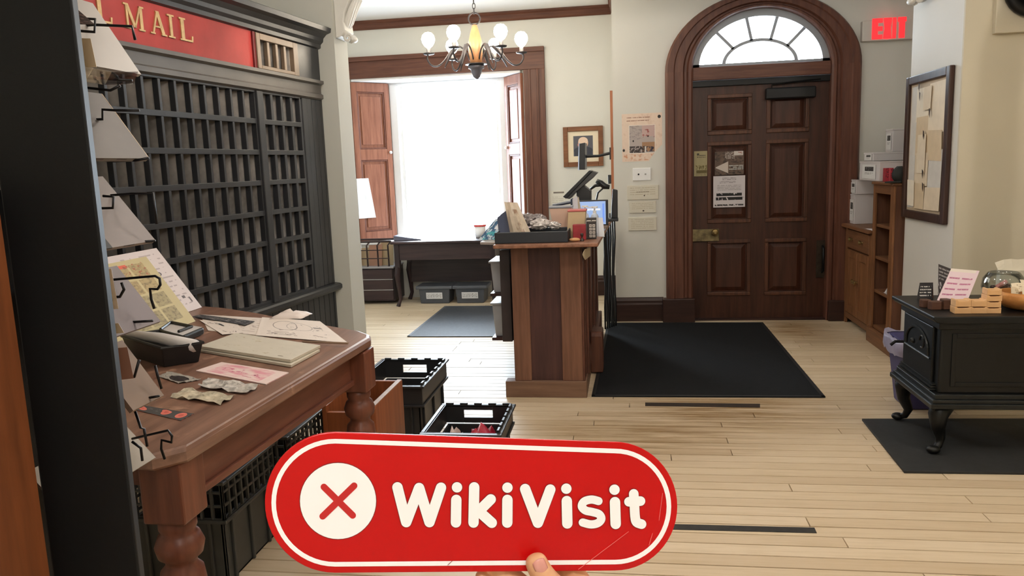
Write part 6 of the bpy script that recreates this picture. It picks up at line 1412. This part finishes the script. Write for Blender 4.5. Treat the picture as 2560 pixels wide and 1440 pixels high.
def stroke(lines, wd, off):
    q = MB(); k = 0
    for ln in lines:
        off += .00005
        if len(ln) == 1: q.add([SP(x, y, off) for x, y in circ(ln[0][0], ln[0][1], wd/2, 24)], [list(range(24))]); continue
        pts = [Vector(p) for p in ln]; m_ = len(pts); Lf, Rt = [], []
        for i, p in enumerate(pts):
            t = (pts[min(i+1, m_-1)]-pts[max(i-1, 0)]).normalized(); nn = Vector((-t.y, t.x))
            if 0 < i < m_-1:
                t1 = (pts[i]-pts[i-1]).normalized(); c_ = max(.35, nn.dot(Vector((-t1.y, t1.x)))); nn = nn/c_
            Lf.append(p+nn*wd/2); Rt.append(p-nn*wd/2)
        def capf(p, t): a0 = math.atan2(t.y, t.x); return [p+Vector((cos(a0+a), sin(a0+a)))*wd/2 for a in [(-pi/2+pi*i/10) for i in range(1, 10)]]
        te = (pts[-1]-pts[-2]).normalized(); ts = (pts[0]-pts[1]).normalized()
        for i in range(m_-1): q.add([SP(v.x, v.y, off+i*5e-6) for v in (Lf[i], Lf[i+1], Rt[i+1], Rt[i])], [(0, 1, 2, 3)])
        q.add([SP(v.x, v.y, off+(m_-2)*5e-6) for v in [Rt[-1]]+capf(pts[-1], te)+[Lf[-1]]], [list(range(11))]); q.add([SP(v.x, v.y, off) for v in [Lf[0]]+capf(pts[0], ts)+[Rt[0]]], [list(range(11))])
    return q
def flip(q, s=None):
    """faces towards the viewer"""
    for i, f in enumerate(q.f):
        a, b, c = (q.v[f[0]], q.v[f[1]], q.v[f[2]]); nn = (b-a).cross(c-a)
        if nn.dot(SN) < 0: q.f[i] = f[::-1]
    return q
xs_ = [[(809.7, 1216.6), (881.5, 1287.5)], [(885, 1213.5), (806.7, 1289.7)]]
flip(stroke(xs_, 16.5, .0009)).build('cross', M('cross_red', (186, 26, 28), .4, var=0), dsc)
def cp(*pts): return [(640+x*.4297, 860+y*.4297) for x, y in pts]
def smooth(pts, k=6):
    out = []
    for i in range(len(pts)-1):
        p0, p1, p2, p3 = [Vector(pts[max(0, min(len(pts)-1, j))]) for j in (i-1, i, i+1, i+2)]
        for t in range(k):
            u = t/k; out.append(tuple(.5*((2*p1)+(-p0+p2)*u+(2*p0-5*p1+4*p2-p3)*u*u+(-p0+3*p1-3*p2+p3)*u**3)))
    return out+[pts[-1]]
LT = [[cp((822, 832), (873, 1034)), cp((873, 1034), (948, 836)), cp((948, 836), (1008, 1034)), cp((1008, 1034), (1075, 834))],
      [cp((1164, 905), (1162, 1036)), cp((1168, 832))],
      [cp((1268, 832), (1264, 1037)), cp((1364, 902), (1280, 985)), cp((1292, 968), (1370, 1038))],
      [cp((1461, 905), (1460, 1037)), cp((1461, 834))],
      [cp((1564, 842), (1638, 1038)), cp((1638, 1038), (1710, 845))],
      [cp((1806, 912), (1809, 1042)), cp((1803, 840))],
      [smooth(cp((1990, 912), (1950, 903), (1908, 914), (1893, 942), (1914, 966), (1953, 975), (1993, 988), (2006, 1015), (1986, 1039), (1945, 1047), (1898, 1036)))],
      [cp((2086, 918), (2090, 1045)), cp((2083, 846))],
      [smooth(cp((2195, 870), (2199, 940), (2203, 1005), (2212, 1034), (2240, 1046))), cp((2167, 916), (2234, 912))]]
WD = [26, 26, 26, 26, 26, 26, 20.5, 26, 24]
for ln, wd in zip(LT, WD):
    l_ = flip(stroke(ln, wd, .0009)).build('letter', swhite, sgn)
    flip(stroke(ln, wd+3.2, .0005)).build('letter_outline', sdark, l_)
scr = M('sign_scratch', (226, 120, 112), .5)
for pts in (((1570, 1328), (1445, 1422)), ((1655, 1232), (1646, 1300)), ((1630, 1332), (1621, 1362)), ((1131, 1400), (1119, 1411))): flip(stroke([pts], 1.3, .0011)).build('scratch', scr if pts[0][0] != 1131 else sdark, sgn)

# hand and forearm of whoever holds the plate, one skinned surface
def skin(edges, verts, rad, root=0):
    me = bpy.data.meshes.new('sk'); me.from_pydata(verts, edges, []); o = bpy.data.objects.new('sk', me); COL.objects.link(o)
    md = o.modifiers.new('skin', 'SKIN'); md.use_smooth_shade = True; sv = me.skin_vertices[0].data
    for i, r_ in enumerate(rad): sv[i].radius = (r_, r_); sv[i].use_root = (i == root)
    sb = o.modifiers.new('sub', 'SUBSURF'); sb.levels = 2; sb.render_levels = 2
    bpy.context.view_layer.update(); ev = o.evaluated_get(bpy.context.evaluated_depsgraph_get()); out = bpy.data.meshes.new_from_object(ev); bpy.data.objects.remove(o); return out
chains = []
def H(*p): return [SP(x, y, o_) for x, y, o_ in p]
chains.append((H((1325, 1371, .0096), (1333, 1406, .0104), (1362, 1446, .0130), (1404, 1482, .0135), (1452, 1545, .005), (1500, 1640, -.012)), [.0090, .0098, .0104, .0120, .015, .018]))      # thumb
chains.append((H((1368, 1330, -.0122), (1392, 1372, -.0122), (1446, 1446, -.0135), (1508, 1530, -.018), (1530, 1640, -.018)), [.0078, .0088, .0098, .0115, .015]))            # index
chains.append((H((1284, 1352, -.0125), (1322, 1396, -.0125), (1390, 1458, -.0145), (1474, 1556, -.024), (1515, 1650, -.020)), [.0078, .009, .0100, .0115, .015]))               # middle
chains.append((H((1198, 1392, -.0122), (1238, 1418, -.0122), (1300, 1468, -.0150), (1432, 1584, -.026), (1490, 1670, -.020)), [.0074, .0082, .0094, .011, .015]))               # ring
chains.append((H((1201, 1437, -.0100), (1217, 1466, -.0102), (1290, 1524, -.015), (1400, 1612, -.024), (1470, 1690, -.018)), [.0052, .0058, .0080, .010, .014]))               # little
palm = H((1440, 1585, -.014), (1480, 1650, -.014), (1500, 1740, -.012), (1540, 1900, -.004)); pr = [.020, .025, .024, .023]
el = CO+CR*.20-CU*.50+CF*.30; palm += [palm[-1]*.5+el*.5, el]; pr += [.034, .042]
chains.append((palm, pr)); chains.append((H((1500, 1560, -.016), (1500, 1680, -.014)), [.018, .024]))
bmh = bmesh.new()
for pts, rad in chains:
    me = skin([(i, i+1) for i in range(len(pts)-1)], pts, rad, len(pts)-1); bmh.from_mesh(me)
mh = bpy.data.meshes.new('person'); bmh.to_mesh(mh); bmh.free()
o = bpy.data.objects.new('person', mh); COL.objects.link(o)
rm = o.modifiers.new('re', 'REMESH'); rm.mode = 'VOXEL'; rm.voxel_size = .0013; rm.use_smooth_shade = True
smo = o.modifiers.new('sm', 'SMOOTH'); smo.iterations = 6; smo.factor = .5
bpy.context.view_layer.update(); me2 = bpy.data.meshes.new_from_object(o.evaluated_get(bpy.context.evaluated_depsgraph_get())); bpy.data.objects.remove(o); me2.name = 'person'
m, nt, b = newmat('skin'); v = coords(nt)
link(nt, ramp(nt, noise(nt, v, 40, 3), [(.3, L(202, 148, 108)), (.7, L(222, 174, 134))]), b.inputs['Base Color']); b.inputs['Roughness'].default_value = .45; b.inputs['Subsurface Weight'].default_value = .12; b.inputs['Subsurface Radius'].default_value = (.01, .004, .002); bumpn(nt, b, noise(nt, v, 260, 3), .12, .002)
me2.materials.clear(); me2.materials.append(m); me2.polygons.foreach_set('use_smooth', [True]*len(me2.polygons))
base = SP(1440, 1500); me2.transform(Matrix.Translation(-base))
per = place('person', me2, base); tag(per, 'person whose bare hand grips the red plate from below, thumb in front', 'person')
q = MB(); A0 = SP(1334, 1396, .0204)
ax1 = (SP(1329, 1380)-SP(1344, 1414)).normalized(); ax2 = ax1.cross(SN).normalized(); v_ = []; n1, n2 = 8, 8; fs = []
for j in range(n2+1):
    for i in range(n1+1):
        a, c_ = (i/n1-.5)*2, (j/n2-.5)*2; wq = .0052*(1-.10*c_*c_ if c_ > 0 else 1-.06*c_*c_); e = 1-.18*(c_ > .6)*(c_-.6)*a*a*5
        v_.append(A0+ax2*(a*wq)+ax1*(c_*.0066*e)-SN*(.0022*a*a)-SN*(.0012*c_*c_))
for j in range(n2):
    for i in range(n1): k = j*(n1+1)+i; fs.append((k, k+1, k+n1+2, k+n1+1))
q.add(v_, fs); nl = flip(q).build('thumbnail', M('nail', (212, 150, 138), .25, var=.04), per, smooth=True, solid=.0006)
